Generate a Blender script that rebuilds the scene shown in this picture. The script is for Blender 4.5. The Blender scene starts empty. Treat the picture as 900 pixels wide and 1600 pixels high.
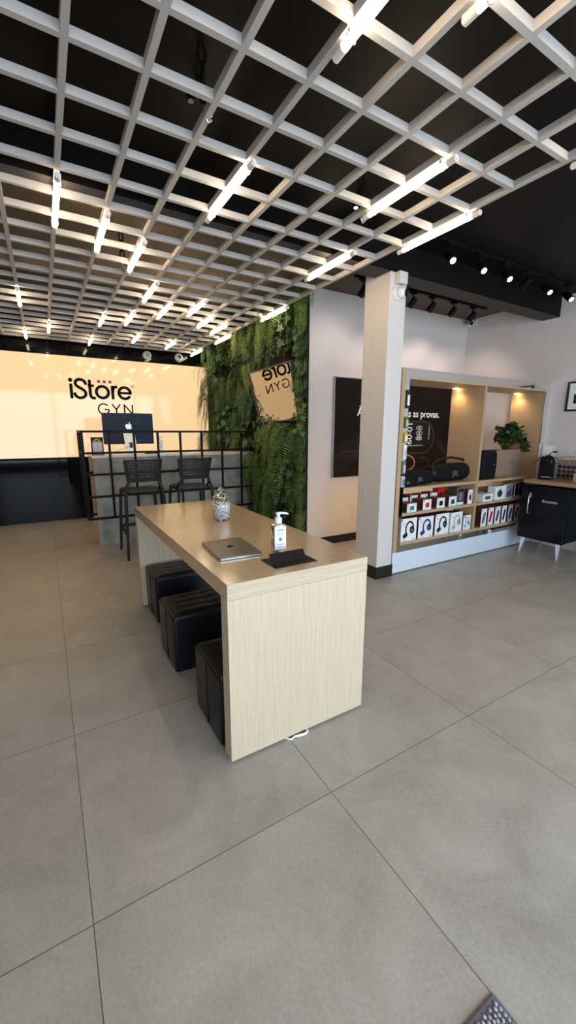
import bpy, bmesh, math, random
from mathutils import Vector, Matrix
random.seed(7)
C = bpy.context.scene.collection
PI = math.pi
rad = math.radians

# ------------------------------------------------------------------ materials
MATS = {}
def mat(name, col, rough=0.5, metal=0.0, emit=None, estr=0.0, spec=0.5, noise=0.0, nscale=20.0, bump=0.0, bscale=80.0, coat=0.0, trans=0.0, ior=1.45, alpha=1.0):
    if name in MATS: return MATS[name]
    m = bpy.data.materials.new(name); m.use_nodes = True
    nt = m.node_tree; b = nt.nodes['Principled BSDF']
    b.inputs['Base Color'].default_value = (*col, 1)
    b.inputs['Roughness'].default_value = rough
    b.inputs['Metallic'].default_value = metal
    b.inputs['Specular IOR Level'].default_value = spec
    b.inputs['IOR'].default_value = ior
    b.inputs['Coat Weight'].default_value = coat
    b.inputs['Transmission Weight'].default_value = trans
    b.inputs['Alpha'].default_value = alpha
    if emit:
        b.inputs['Emission Color'].default_value = (*emit, 1)
        b.inputs['Emission Strength'].default_value = estr
    tc = None
    if noise or bump:
        tc = nt.nodes.new('ShaderNodeTexCoord')
    if noise:
        n = nt.nodes.new('ShaderNodeTexNoise'); n.inputs['Scale'].default_value = nscale; n.inputs['Detail'].default_value = 6
        nt.links.new(tc.outputs['Object'], n.inputs['Vector'])
        r = nt.nodes.new('ShaderNodeValToRGB')
        r.color_ramp.elements[0].position = 0.3; r.color_ramp.elements[1].position = 0.7
        r.color_ramp.elements[0].color = (*[c*(1-noise) for c in col], 1)
        r.color_ramp.elements[1].color = (*[min(1, c*(1+noise)) for c in col], 1)
        nt.links.new(n.outputs['Fac'], r.inputs['Fac']); nt.links.new(r.outputs['Color'], b.inputs['Base Color'])
    if bump:
        n2 = nt.nodes.new('ShaderNodeTexNoise'); n2.inputs['Scale'].default_value = bscale; n2.inputs['Detail'].default_value = 3
        nt.links.new(tc.outputs['Object'], n2.inputs['Vector'])
        bp = nt.nodes.new('ShaderNodeBump'); bp.inputs['Strength'].default_value = bump; bp.inputs['Distance'].default_value = 0.01
        nt.links.new(n2.outputs['Fac'], bp.inputs['Height']); nt.links.new(bp.outputs['Normal'], b.inputs['Normal'])
    MATS[name] = m
    return m

def wood(name, c1, c2, scale, rough=0.4, coat=0.0):
    """oak veneer: fine streaks; scale is the noise scale per axis (small along the grain)"""
    m = bpy.data.materials.new(name); m.use_nodes = True
    nt = m.node_tree; b = nt.nodes['Principled BSDF']
    tc = nt.nodes.new('ShaderNodeTexCoord'); mp = nt.nodes.new('ShaderNodeMapping')
    mp.inputs['Scale'].default_value = scale
    nt.links.new(tc.outputs['Object'], mp.inputs['Vector'])
    n = nt.nodes.new('ShaderNodeTexNoise'); n.inputs['Scale'].default_value = 1.0; n.inputs['Detail'].default_value = 8; n.inputs['Roughness'].default_value = 0.65
    nt.links.new(mp.outputs['Vector'], n.inputs['Vector'])
    r = nt.nodes.new('ShaderNodeValToRGB')
    r.color_ramp.elements[0].position = 0.33; r.color_ramp.elements[0].color = (*c2, 1)
    r.color_ramp.elements[1].position = 0.62; r.color_ramp.elements[1].color = (*c1, 1)
    nt.links.new(n.outputs['Fac'], r.inputs['Fac']); nt.links.new(r.outputs['Color'], b.inputs['Base Color'])
    bp = nt.nodes.new('ShaderNodeBump'); bp.inputs['Strength'].default_value = 0.06; bp.inputs['Distance'].default_value = 0.003
    nt.links.new(n.outputs['Fac'], bp.inputs['Height']); nt.links.new(bp.outputs['Normal'], b.inputs['Normal'])
    b.inputs['Roughness'].default_value = rough; b.inputs['Coat Weight'].default_value = coat; b.inputs['Coat Roughness'].default_value = 0.12
    return m

def floor_mat():
    m = bpy.data.materials.new('porcelain_tile_floor'); m.use_nodes = True
    nt = m.node_tree; b = nt.nodes['Principled BSDF']; L = nt.links.new
    tc = nt.nodes.new('ShaderNodeTexCoord'); sp = nt.nodes.new('ShaderNodeSeparateXYZ')
    L(tc.outputs['Object'], sp.inputs[0])
    def grid(out, off):
        a = nt.nodes.new('ShaderNodeMath'); a.operation = 'SUBTRACT'; L(out, a.inputs[0]); a.inputs[1].default_value = off
        d = nt.nodes.new('ShaderNodeMath'); d.operation = 'PINGPONG'; L(a.outputs[0], d.inputs[0]); d.inputs[1].default_value = 0.4505
        l = nt.nodes.new('ShaderNodeMath'); l.operation = 'LESS_THAN'; L(d.outputs[0], l.inputs[0]); l.inputs[1].default_value = 0.0014
        fl = nt.nodes.new('ShaderNodeMath'); fl.operation = 'DIVIDE'; L(a.outputs[0], fl.inputs[0]); fl.inputs[1].default_value = 0.901
        f2 = nt.nodes.new('ShaderNodeMath'); f2.operation = 'FLOOR'; L(fl.outputs[0], f2.inputs[0])
        return l.outputs[0], f2.outputs[0]
    gx, ix = grid(sp.outputs['X'], -0.018); gy, iy = grid(sp.outputs['Y'], 1.1186)
    mx = nt.nodes.new('ShaderNodeMath'); mx.operation = 'MAXIMUM'; L(gx, mx.inputs[0]); L(gy, mx.inputs[1])
    cb = nt.nodes.new('ShaderNodeCombineXYZ'); L(ix, cb.inputs[0]); L(iy, cb.inputs[1])
    wn = nt.nodes.new('ShaderNodeTexWhiteNoise'); wn.noise_dimensions = '2D'; L(cb.outputs[0], wn.inputs['Vector'])
    # shift the concrete pattern per tile
    ad = nt.nodes.new('ShaderNodeVectorMath'); ad.operation = 'MULTIPLY_ADD'; L(wn.outputs['Color'], ad.inputs[0]); ad.inputs[1].default_value = (30, 30, 0); L(tc.outputs['Object'], ad.inputs[2])
    n1 = nt.nodes.new('ShaderNodeTexNoise'); n1.inputs['Scale'].default_value = 3.2; n1.inputs['Detail'].default_value = 9; n1.inputs['Roughness'].default_value = 0.68; n1.inputs['Distortion'].default_value = 0.6
    L(ad.outputs[0], n1.inputs['Vector'])
    r = nt.nodes.new('ShaderNodeValToRGB')
    r.color_ramp.elements[0].position = 0.3; r.color_ramp.elements[0].color = (0.335, 0.298, 0.257, 1)
    r.color_ramp.elements[1].position = 0.72; r.color_ramp.elements[1].color = (0.465, 0.420, 0.368, 1)
    L(n1.outputs['Fac'], r.inputs['Fac'])
    n2 = nt.nodes.new('ShaderNodeTexNoise'); n2.inputs['Scale'].default_value = 90; n2.inputs['Detail'].default_value = 4
    L(tc.outputs['Object'], n2.inputs['Vector'])
    r2 = nt.nodes.new('ShaderNodeValToRGB')
    r2.color_ramp.elements[0].position = 0.3; r2.color_ramp.elements[0].color = (0.9, 0.9, 0.9, 1)
    r2.color_ramp.elements[1].position = 0.7; r2.color_ramp.elements[1].color = (1.06, 1.06, 1.06, 1)
    L(n2.outputs['Fac'], r2.inputs['Fac'])
    mul = nt.nodes.new('ShaderNodeMix'); mul.data_type = 'RGBA'; mul.blend_type = 'MULTIPLY'; mul.inputs[0].default_value = 1
    L(r.outputs['Color'], mul.inputs[6]); L(r2.outputs['Color'], mul.inputs[7])
    mix = nt.nodes.new('ShaderNodeMix'); mix.data_type = 'RGBA'
    L(mx.outputs[0], mix.inputs[0]); L(mul.outputs[2], mix.inputs[6]); mix.inputs[7].default_value = (0.06, 0.055, 0.05, 1)
    L(mix.outputs[2], b.inputs['Base Color'])
    rr = nt.nodes.new('ShaderNodeMapRange'); L(n1.outputs['Fac'], rr.inputs[0]); rr.inputs[3].default_value = 0.30; rr.inputs[4].default_value = 0.42
    L(rr.outputs[0], b.inputs['Roughness'])
    b.inputs['Specular IOR Level'].default_value = 0.5
    return m

def thin_glass(name, tint, refl=1.0):
    m = bpy.data.materials.new(name); m.use_nodes = True; nt = m.node_tree
    for n in list(nt.nodes):
        if n.type != 'OUTPUT_MATERIAL': nt.nodes.remove(n)
    out = nt.nodes['Material Output']; tr = nt.nodes.new('ShaderNodeBsdfTransparent'); gl = nt.nodes.new('ShaderNodeBsdfGlossy'); mx = nt.nodes.new('ShaderNodeMixShader'); lw = nt.nodes.new('ShaderNodeLayerWeight'); mt = nt.nodes.new('ShaderNodeMath')
    tr.inputs[0].default_value = (*tint, 1); gl.inputs['Roughness'].default_value = .03; lw.inputs[0].default_value = .45
    mt.operation = 'MULTIPLY_ADD'; mt.inputs[1].default_value = .8*refl; mt.inputs[2].default_value = .07*refl; nt.links.new(lw.outputs['Facing'], mt.inputs[0])
    nt.links.new(mt.outputs[0], mx.inputs[0]); nt.links.new(tr.outputs[0], mx.inputs[1]); nt.links.new(gl.outputs[0], mx.inputs[2]); nt.links.new(mx.outputs[0], out.inputs[0])
    return m
def leafmat(name, col, rough=.5):  # random dark-to-pale leaf tones put shading contrast into the colour
    m = bpy.data.materials.new(name); m.use_nodes = True; nt = m.node_tree; b = nt.nodes['Principled BSDF']
    ge = nt.nodes.new('ShaderNodeNewGeometry'); oi = nt.nodes.new('ShaderNodeObjectInfo'); r = nt.nodes.new('ShaderNodeValToRGB')
    ad = nt.nodes.new('ShaderNodeMath'); ad.operation = 'MULTIPLY_ADD'; nt.links.new(oi.outputs['Random'], ad.inputs[0]); ad.inputs[1].default_value = .4
    m2 = nt.nodes.new('ShaderNodeMath'); m2.operation = 'MULTIPLY'; nt.links.new(ge.outputs['Random Per Island'], m2.inputs[0]); m2.inputs[1].default_value = .6
    nt.links.new(m2.outputs[0], ad.inputs[2])
    e = r.color_ramp.elements
    e[0].position = .05; e[0].color = (*[c*.28 for c in col], 1); e[1].position = .95; e[1].color = (*[min(1, c*1.5) for c in col], 1)
    nt.links.new(ad.outputs[0], r.inputs['Fac']); nt.links.new(r.outputs['Color'], b.inputs['Base Color'])
    b.inputs['Roughness'].default_value = rough; b.inputs['Specular IOR Level'].default_value = .3
    return m
M = {}
M['floor'] = floor_mat()
M['white_wall'] = mat('white_wall_paint', (0.66, 0.60, 0.58), 0.75, noise=0.03, nscale=3, bump=0.05, bscale=150)
M['column'] = mat('column_paint', (0.64, 0.60, 0.575), 0.6, bump=0.03, bscale=120)
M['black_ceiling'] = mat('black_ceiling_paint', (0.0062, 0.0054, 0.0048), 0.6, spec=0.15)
M['brown_ceiling'] = mat('dark_brown_ceiling_band', (0.10, 0.076, 0.058), 0.6, spec=0.2)  # browner, paler tone for the middle stretch of ceiling
M['beam'] = mat('beam_underside_grey', (0.055, 0.050, 0.047), 0.6, spec=0.2)
M['black_gloss'] = mat('black_gloss_glass', (0.0025, 0.003, 0.005), 0.05, spec=0.28)
M['black_base'] = mat('black_skirting', (0.012, 0.011, 0.011), 0.4)
M['grid'] = mat('grid_white_metal', (0.45, 0.42, 0.395), 0.55, bump=0.04, bscale=300)
M['tube'] = mat('lit_tube', (1, 0.95, 0.9), 0.3, emit=(1.0, 0.79, 0.53), estr=30)
M['cap'] = mat('tube_end_cap', (0.72, 0.68, 0.63), 0.35, trans=0.0)
M['steel'] = mat('brushed_steel', (0.62, 0.61, 0.60), 0.3, 1.0)
M['chrome'] = mat('chrome', (0.85, 0.86, 0.88), 0.22, 0.85)
M['mirror'] = mat('mirror_glass', (0.48, 0.45, 0.40), 0.015, 1.0)
M['mirror_trim'] = mat('mirror_trim_metal', (0.82, 0.82, 0.82), 0.06, 1.0)
M['panel'] = mat('lit_logo_panel', (0.25, 0.17, 0.09), 0.06, emit=(1.0, 0.685, 0.375), estr=0.88, spec=0.5)
M['panel_frame'] = mat('panel_edge', (0.85, 0.8, 0.7), 0.3)
M['ink'] = mat('black_letters', (0.005, 0.005, 0.005), 0.55, spec=0.1)
M['ink_red'] = mat('red_letters', (0.30, 0.006, 0.012), 0.3)
M['oak_v'] = wood('oak_vertical_grain', (0.63, 0.52, 0.38), (0.52, 0.415, 0.295), (170, 170, 3.2), 0.45)
M['oak_y'] = wood('oak_lengthwise_grain', (0.62, 0.44, 0.265), (0.53, 0.365, 0.21), (150, 3.0, 150), 0.22, coat=0.6)
M['oak_x'] = wood('oak_crosswise_grain', (0.60, 0.485, 0.345), (0.49, 0.385, 0.265), (3.0, 150, 150), 0.45)
M['shelf_v'] = wood('shelf_oak_vertical', (0.48, 0.325, 0.185), (0.41, 0.265, 0.145), (110, 110, 2.5), 0.5)
M['shelf_x'] = wood('shelf_oak_long', (0.50, 0.365, 0.235), (0.42, 0.295, 0.18), (2.5, 110, 110), 0.5)
M['worktop'] = wood('worktop_wood', (0.36, 0.235, 0.135), (0.25, 0.155, 0.085), (50, 2, 50), 0.4)
M['concrete'] = mat('concrete_cladding', (0.30, 0.285, 0.265), 0.6, noise=0.28, nscale=7, bump=0.08, bscale=60)
M['counter_edge'] = mat('counter_side_laminate', (0.62, 0.50, 0.36), 0.5, noise=0.06, nscale=9)
M['counter_top'] = mat('counter_top_stone', (0.72, 0.62, 0.49), 0.25, noise=0.03, nscale=8)
M['black_metal'] = mat('black_powder_metal', (0.0045, 0.0045, 0.0045), 0.55, spec=0.15)
M['plastic'] = mat('graphite_plastic', (0.016, 0.015, 0.016), 0.45, spec=0.35, bump=0.03, bscale=400)
M['leather'] = mat('black_leather', (0.006, 0.006, 0.008), 0.34, spec=0.4, bump=0.05, bscale=260)
M['seam'] = mat('leather_seam', (0.004, 0.004, 0.005), 0.6)
M['laptop'] = mat('space_grey_aluminium', (0.155, 0.138, 0.122), 0.36, 0.9)
M['laptop_edge'] = mat('laptop_edge_aluminium', (0.55, 0.53, 0.50), 0.25, 0.9)
M['logo_dark'] = mat('polished_dark_logo', (0.02, 0.02, 0.02), 0.12, 0.6)
M['blue'] = mat('deep_blue_aluminium', (0.002, 0.009, 0.032), 0.4, 0.0, spec=0.2)
M['silver'] = mat('silver_aluminium', (0.62, 0.68, 0.76), 0.35, 0.4)
M['white'] = mat('white_plastic', (0.86, 0.86, 0.86), 0.4)
M['card_white'] = mat('white_card', (0.82, 0.82, 0.83), 0.5)
M['label_white'] = mat('white_label', (0.85, 0.85, 0.92), 0.5)
M['grey_ink'] = mat('grey_print', (0.25, 0.26, 0.30), 0.6)
M['black_card'] = mat('black_leatherette', (0.008, 0.006, 0.0055), 0.6, spec=0.3, bump=0.1, bscale=300)
M['white_gloss'] = mat('white_gloss_plinth', (0.66, 0.73, 0.81), 0.12, spec=0.5)
M['poster'] = mat('poster_black', (0.011, 0.007, 0.0055), 0.6, spec=0.15, noise=0.25, nscale=1.2)
M['poster_edge'] = mat('poster_edge_metal', (0.45, 0.45, 0.46), 0.3, 0.8)
M['poster_white'] = mat('poster_white_glow_print', (0.9, 0.9, 0.9), 0.5, emit=(1, 1, 1), estr=0.12)  # white print given a faint glow of its own
M['poster_grey'] = mat('poster_grey_print', (0.05, 0.037, 0.032), 0.5)
M['poster_dark'] = mat('poster_dark_print', (0.017, 0.011, 0.009), 0.6, spec=0.15)
M['poster_dial'] = mat('poster_dial_print', (0.004, 0.004, 0.004), 0.5)
M['poster_orange'] = mat('poster_orange_print', (0.50, 0.22, 0.14), 0.5)
M['speaker_cloth'] = mat('black_speaker_cloth', (0.006, 0.006, 0.007), 0.8, spec=0.2, bump=0.2, bscale=500)
M['speaker_rubber'] = mat('black_speaker_rubber', (0.009, 0.009, 0.010), 0.45, spec=0.3)
M['logo_grey'] = mat('grey_logo_print', (0.11, 0.11, 0.115), 0.4)
M['kraft'] = mat('kraft_cardboard', (0.30, 0.20, 0.14), 0.75, noise=0.05, nscale=12)
M['kraft_line'] = mat('kraft_print_line', (0.16, 0.10, 0.07), 0.7)
M['box_side'] = mat('dark_printed_side', (0.085, 0.022, 0.016), 0.4, noise=0.5, nscale=30)
M['box_top'] = mat('orange_red_top', (0.36, 0.07, 0.03), 0.4)
M['p_red'] = mat('print_red', (0.55, 0.018, 0.012), 0.4)
M['p_black'] = mat('print_black', (0.012, 0.012, 0.014), 0.4)
M['p_navy'] = mat('print_navy', (0.018, 0.035, 0.11), 0.4)
M['p_teal'] = mat('print_teal', (0.03, 0.20, 0.16), 0.4)
M['p_darkteal'] = mat('print_dark_teal', (0.012, 0.06, 0.085), 0.4)
M['p_silver'] = mat('print_silver', (0.40, 0.38, 0.37), 0.4)
M['p_lightblue'] = mat('print_light_blue', (0.22, 0.36, 0.62), 0.4)
M['p_slate'] = mat('print_slate', (0.12, 0.13, 0.20), 0.4)
M['p_purple'] = mat('print_purple', (0.14, 0.07, 0.24), 0.4)
M['p_green'] = mat('print_green', (0.12, 0.30, 0.12), 0.4)
M['p_grey'] = mat('print_grey', (0.16, 0.16, 0.17), 0.4)
M['p_beige'] = mat('print_beige', (0.62, 0.44, 0.30), 0.5)
M['p_yellow'] = mat('print_yellow', (0.55, 0.36, 0.03), 0.45)
M['clear_box'] = mat('grey_window_box', (0.06, 0.06, 0.065), 0.2)
M['fridge'] = mat('black_enamel', (0.0035, 0.0035, 0.006), 0.2, spec=0.25)
M['fridge_side'] = mat('black_enamel_side', (0.010, 0.011, 0.014), 0.35, spec=0.3)
M['gloss_black'] = mat('gloss_black_plastic', (0.006, 0.006, 0.007), 0.08)
M['leaf1'] = leafmat('fern_green', (0.095, 0.160, 0.030), 0.55)
M['leaf2'] = leafmat('fern_green_deep', (0.055, 0.115, 0.032), 0.55)
M['leaf3'] = leafmat('fern_green_olive', (0.130, 0.170, 0.034), 0.55)
M['leaf4'] = leafmat('ivy_green', (0.040, 0.090, 0.034), 0.45)
M['leaf5'] = leafmat('ivy_green_light', (0.130, 0.215, 0.050), 0.45)
M['leaf6'] = leafmat('grey_green_leaf', (0.12, 0.16, 0.12), 0.5)
M['leaf7'] = leafmat('reddish_leaf', (0.10, 0.040, 0.022), 0.6)
M['plant'] = leafmat('pot_plant_green', (0.030, 0.070, 0.018), 0.4)
M['fern_gap_backing'] = mat('near_black_backing', (0.005, 0.008, 0.004), 0.9, noise=0.5, nscale=14, bump=0.5, bscale=40)  # backing coloured near black so the gaps between ferns look dark
M['mat_border'] = mat('mat_border_cloth', (0.16, 0.155, 0.17), 0.85, bump=0.3, bscale=300)
M['mat_pile'] = mat('mat_pile_chenille', (0.42, 0.40, 0.43), 0.9, noise=0.35, nscale=60, bump=0.3, bscale=200)
M['glass'] = thin_glass('clear_glass', (.93, .95, .95))
M['jar'] = thin_glass('jar_glass', (.96, .97, .97), 1.15)
M['gel'] = thin_glass('clear_gel', (.86, .90, .97), .4)
M['candy'] = mat('candy_wrapper', (0.90, 0.92, 0.95), 0.5)
M['candy_print_gap_dark'] = mat('candy_print_gap_dark', (0.16, 0.20, 0.28), 0.5)
M['lamp_lens'] = mat('lit_spot_lens', (1, 1, 1), 0.3, emit=(1.0, 0.92, 0.82), estr=14)
M['lamp_off'] = mat('unlit_spot_lens', (0.25, 0.24, 0.23), 0.2)
M['puck'] = mat('lit_puck', (1, 1, 1), 0.3, emit=(1.0, 0.75, 0.42), estr=25)
M['white_cam'] = mat('white_camera_shell', (0.72, 0.71, 0.70), 0.35)
M['gold'] = mat('gold_print', (0.5, 0.36, 0.06), 0.4, 0.3)
M['lilac'] = mat('lilac_card', (0.55, 0.52, 0.62), 0.5)
M['capsule_red'] = mat('capsule_red', (0.20, 0.02, 0.03), 0.3, 0.5)
M['capsule_dark'] = mat('capsule_dark', (0.05, 0.03, 0.03), 0.3, 0.6)
M['capsule_gold'] = mat('capsule_gold', (0.50, 0.30, 0.14), 0.3, 0.5)
M['pinewood'] = mat('light_wood_box', (0.46, 0.27, 0.12), 0.55, noise=0.1, nscale=20)
M['plate'] = mat('wall_plate_white', (0.80, 0.79, 0.78), 0.2)
M['pane'] = mat('shop_glass', (1, 1, 1), 0.0, trans=1.0, ior=1.02)

# ------------------------------------------------------------------ mesh builder
class MB:
    def __init__(s): s.v = []; s.f = []; s.mi = []
    def add(s, vs, fs, m=0, T=None):
        o = len(s.v)
        s.v += [tuple(T @ Vector(p)) if T else tuple(p) for p in vs]
        s.f += [tuple(i + o for i in f) for f in fs]; s.mi += [m] * len(fs); return s
    def box(s, a, b, m=0, T=None):
        x0, y0, z0 = a; x1, y1, z1 = b
        vs = [(x0,y0,z0),(x1,y0,z0),(x1,y1,z0),(x0,y1,z0),(x0,y0,z1),(x1,y0,z1),(x1,y1,z1),(x0,y1,z1)]
        return s.add(vs, [(0,3,2,1),(4,5,6,7),(0,1,5,4),(1,2,6,5),(2,3,7,6),(3,0,4,7)], m, T)
    def boxm(s, a, b, mats, T=None):
        """mats: dict with keys x0 x1 y0 y1 z0 z1 -> slot (default 0)"""
        x0, y0, z0 = a; x1, y1, z1 = b
        vs = [(x0,y0,z0),(x1,y0,z0),(x1,y1,z0),(x0,y1,z0),(x0,y0,z1),(x1,y0,z1),(x1,y1,z1),(x0,y1,z1)]
        fs = [('z0',(0,3,2,1)),('z1',(4,5,6,7)),('y0',(0,1,5,4)),('x1',(1,2,6,5)),('y1',(2,3,7,6)),('x0',(3,0,4,7))]
        o = len(s.v); s.v += [tuple(T @ Vector(p)) if T else p for p in vs]
        for k, f in fs: s.f.append(tuple(i+o for i in f)); s.mi.append(mats.get(k, 0))
        return s
    def quad(s, a, b, c, d, m=0, T=None): return s.add([a,b,c,d], [(0,1,2,3)], m, T)
    def ring(s, loops, closed=False, m=0, caps=(True, True), T=None):
        n = len(loops[0]); vs = [p for l in loops for p in l]; fs = []
        K = len(loops)
        for k in range(K if closed else K-1):
            a = k*n; b = ((k+1) % K)*n
            for i in range(n): j = (i+1) % n; fs.append((a+i, a+j, b+j, b+i))
        if not closed:
            if caps[0]: fs.append(tuple(range(n-1, -1, -1)))
            if caps[1]: fs.append(tuple((K-1)*n + i for i in range(n)))
        return s.add(vs, fs, m, T)
    def cyl(s, p0, p1, r0, r1=None, n=16, m=0, T=None, caps=(True, True)):
        return s.tube([p0, p1], [r0, r0 if r1 is None else r1], n, m, T, caps)
    def tube(s, path, r, n=8, m=0, T=None, caps=(True, True), closed=False):
        P = [Vector(p) for p in path]; K = len(P)
        if not isinstance(r, (list, tuple)): r = [r]*K
        loops = []; up = None
        for i, p in enumerate(P):
            if closed: d = P[(i+1) % K] - P[i-1]
            else: d = (P[min(i+1, K-1)] - P[max(i-1, 0)])
            d.normalize()
            if up is None:
                up = Vector((0,0,1)) if abs(d.z) < 0.9 else Vector((1,0,0))
            u = d.cross(up)
            if u.length < 1e-5: u = d.cross(Vector((0,1,0)))
            u.normalize(); w = u.cross(d); up = w
            loops.append([tuple(p + (u*math.cos(2*PI*k/n) + w*math.sin(2*PI*k/n))*r[i]) for k in range(n)])
        return s.ring(loops, closed, m, caps, T)
    def lathe(s, prof, c=(0,0,0), n=24, m=0, T=None, caps=(True, True), ribs=0, ribamp=0.0):
        loops = []
        for r, z in prof:
            loops.append([(c[0]+r*(1+ribamp*math.cos(ribs*2*PI*k/n))*math.cos(2*PI*k/n), c[1]+r*(1+ribamp*math.cos(ribs*2*PI*k/n))*math.sin(2*PI*k/n), c[2]+z) for k in range(n)])
        return s.ring(loops, False, m, caps, T)
    def sphere(s, c, r, n=16, k=10, m=0, T=None, sc=(1,1,1)):
        prof = [(max(1e-4, r*math.sin(PI*i/k)), -r*math.cos(PI*i/k)) for i in range(k+1)]
        TT = Matrix.Translation(c) @ Matrix.Diagonal((*sc, 1)); TT = T @ TT if T else TT
        return s.lathe(prof, (0,0,0), n, m, TT)
    def prism(s, poly, h, T=None, m=0):
        """poly in local XY, extruded 0..h along local Z"""
        n = len(poly)
        return s.ring([[(x, y, 0) for x, y in poly], [(x, y, h) for x, y in poly]], False, m, (True, True), T)
    def flat(s, poly, T=None, m=0): return s.add([(x, y, 0) for x, y in poly], [tuple(range(len(poly)))], m, T)
    def stroke(s, pts, w, T=None, m=0, h=0.0, closed=False, cap=False):
        """ribbon of width w along 2D points, in local XY (extruded by h along local Z when h)"""
        P = [Vector((p[0], p[1])) for p in pts]; K = len(P); Lp = []; Rp = []
        for i in range(K):
            d = (P[(i+1) % K] - P[i-1]) if closed else (P[min(i+1,K-1)] - P[max(i-1,0)])
            d.normalize(); nrm = Vector((-d.y, d.x))
            Lp.append(P[i] + nrm*w/2); Rp.append(P[i] - nrm*w/2)
        o = []; fs = []
        for z in ((0, h) if h else (0,)):
            o += [(p.x, p.y, z) for p in Lp] + [(p.x, p.y, z) for p in Rp]
        rng = K if closed else K-1
        for i in range(rng):
            j = (i+1) % K
            fs.append((i, K+i, K+j, j))
            if h:
                t = 2*K
                fs += [(t+i, t+j, t+K+j, t+K+i), (i, j, t+j, t+i), (K+i, t+K+i, t+K+j, K+j)]
        s.add(o, fs, m, T)
        if cap:
            for e in (0, K-1):
                s.add([], [], m)
                circ = [(P[e].x + w/2*math.cos(2*PI*k/12), P[e].y + w/2*math.sin(2*PI*k/12)) for k in range(12)]
                if h: s.prism(circ, h, T, m)
                else: s.flat(circ, T, m)
        return s
    def mesh(s, name, mats):
        me = bpy.data.meshes.new(name); me.from_pydata(s.v, [], s.f)
        for m in (mats if isinstance(mats, (list, tuple)) else [mats]): me.materials.append(m)
        me.polygons.foreach_set('material_index', s.mi); me.update()
        return me
    def build(s, name, mats, parent=None, off=(0,0,0), smooth=None, bevel=0.0, seg=2):
        if off != (0,0,0): s.v = [(x-off[0], y-off[1], z-off[2]) for x, y, z in s.v]
        me = s.mesh(name, mats)
        return link(name, me, parent, smooth, bevel, seg)

def link(name, me, parent=None, smooth=None, bevel=0.0, seg=2):
    o = bpy.data.objects.new(name, me); C.objects.link(o)
    if parent: o.parent = parent
    bm = bmesh.new(); bm.from_mesh(me); bmesh.ops.recalc_face_normals(bm, faces=bm.faces); bm.to_mesh(me); bm.free()
    if smooth is not None:
        me.polygons.foreach_set('use_smooth', [True]*len(me.polygons))
        try: me.set_sharp_from_angle(angle=rad(smooth))
        except Exception: pass
    if bevel:
        b = o.modifiers.new('bevel', 'BEVEL'); b.width = bevel; b.segments = seg; b.limit_method = 'ANGLE'; b.angle_limit = rad(40)
    return o

def tag(o, label=None, cat=None, group=None, kind=None):
    if label: o['label'] = label
    if cat: o['category'] = cat
    if group: o['group'] = group
    if kind: o['kind'] = kind
    return o
def thing(name, label, cat, loc=(0,0,0), rotz=0.0, group=None):
    o = bpy.data.objects.new(name, None); C.objects.link(o); o.empty_display_size = 0.1
    o.location = loc; o.rotation_euler = (0, 0, rotz)
    return tag(o, label, cat, group)
def struct(o): o['kind'] = 'structure'; return o
def dup(root, loc=None, rotz=None, label=None, group=None):
    r = root.copy(); C.objects.link(r)
    if loc is not None: r.location = loc
    if rotz is not None: r.rotation_euler = (0, 0, rotz)
    if label: r['label'] = label
    if group: r['group'] = group
    for ch in list(root.children):
        c = ch.copy(); C.objects.link(c); c.parent = r
        for g in list(ch.children):
            d = g.copy(); C.objects.link(d); d.parent = c
    return r

def text_mb(body, size, m=0, T=None, mb=None, bold=0.0, h=0.001, align='LEFT', shear=0.0, width=None):
    """letters as flat solid shapes in local XY"""
    cu = bpy.data.curves.new('letters', 'FONT'); cu.body = body; cu.size = size; cu.offset = bold; cu.extrude = h/2; cu.align_x = align; cu.shear = shear; cu.resolution_u = 4
    ob = bpy.data.objects.new('letters', cu); C.objects.link(ob)
    dg = bpy.context.evaluated_depsgraph_get(); dg.update()
    me = bpy.data.meshes.new_from_object(ob.evaluated_get(dg))
    vs = [tuple(v.co) for v in me.vertices]; fs = [tuple(p.vertices) for p in me.polygons]
    C.objects.unlink(ob); bpy.data.objects.remove(ob); bpy.data.curves.remove(cu); bpy.data.meshes.remove(me)
    if width and vs:
        x0 = min(v[0] for v in vs); x1 = max(v[0] for v in vs); k = width/(x1-x0)
        vs = [((x-x0)*k, y*k, z) for x, y, z in vs]
    mb = mb or MB(); mb.add(vs, fs, m, T); return mb

# local XY plane placed facing -Y (x -> world x, y -> world z), at origin p
def faceY(p): return Matrix.Translation(p) @ Matrix(((1,0,0,0),(0,0,-1,0),(0,1,0,0),(0,0,0,1)))
# facing -X (local x -> world -y, y -> world z)
def faceX(p): return Matrix.Translation(p) @ Matrix(((0,0,-1,0),(-1,0,0,0),(0,1,0,0),(0,0,0,1)))
def circ(cx, cy, r, n=20, ry=None): return [(cx + r*math.cos(2*PI*k/n), cy + (ry or r)*math.sin(2*PI*k/n)) for k in range(n)]
def arc(cx, cy, rx, ry, a0, a1, n=16): return [(cx + rx*math.cos(rad(a0+(a1-a0)*k/n)), cy + ry*math.sin(rad(a0+(a1-a0)*k/n))) for k in range(n+1)]
def rrect(x0, y0, x1, y1, r, n=5):
    p = []
    for cx, cy, a in ((x1-r,y1-r,0),(x0+r,y1-r,90),(x0+r,y0+r,180),(x1-r,y0+r,270)):
        p += [(cx + r*math.cos(rad(a+90*k/n)), cy + r*math.sin(rad(a+90*k/n))) for k in range(n+1)]
    return p

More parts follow.
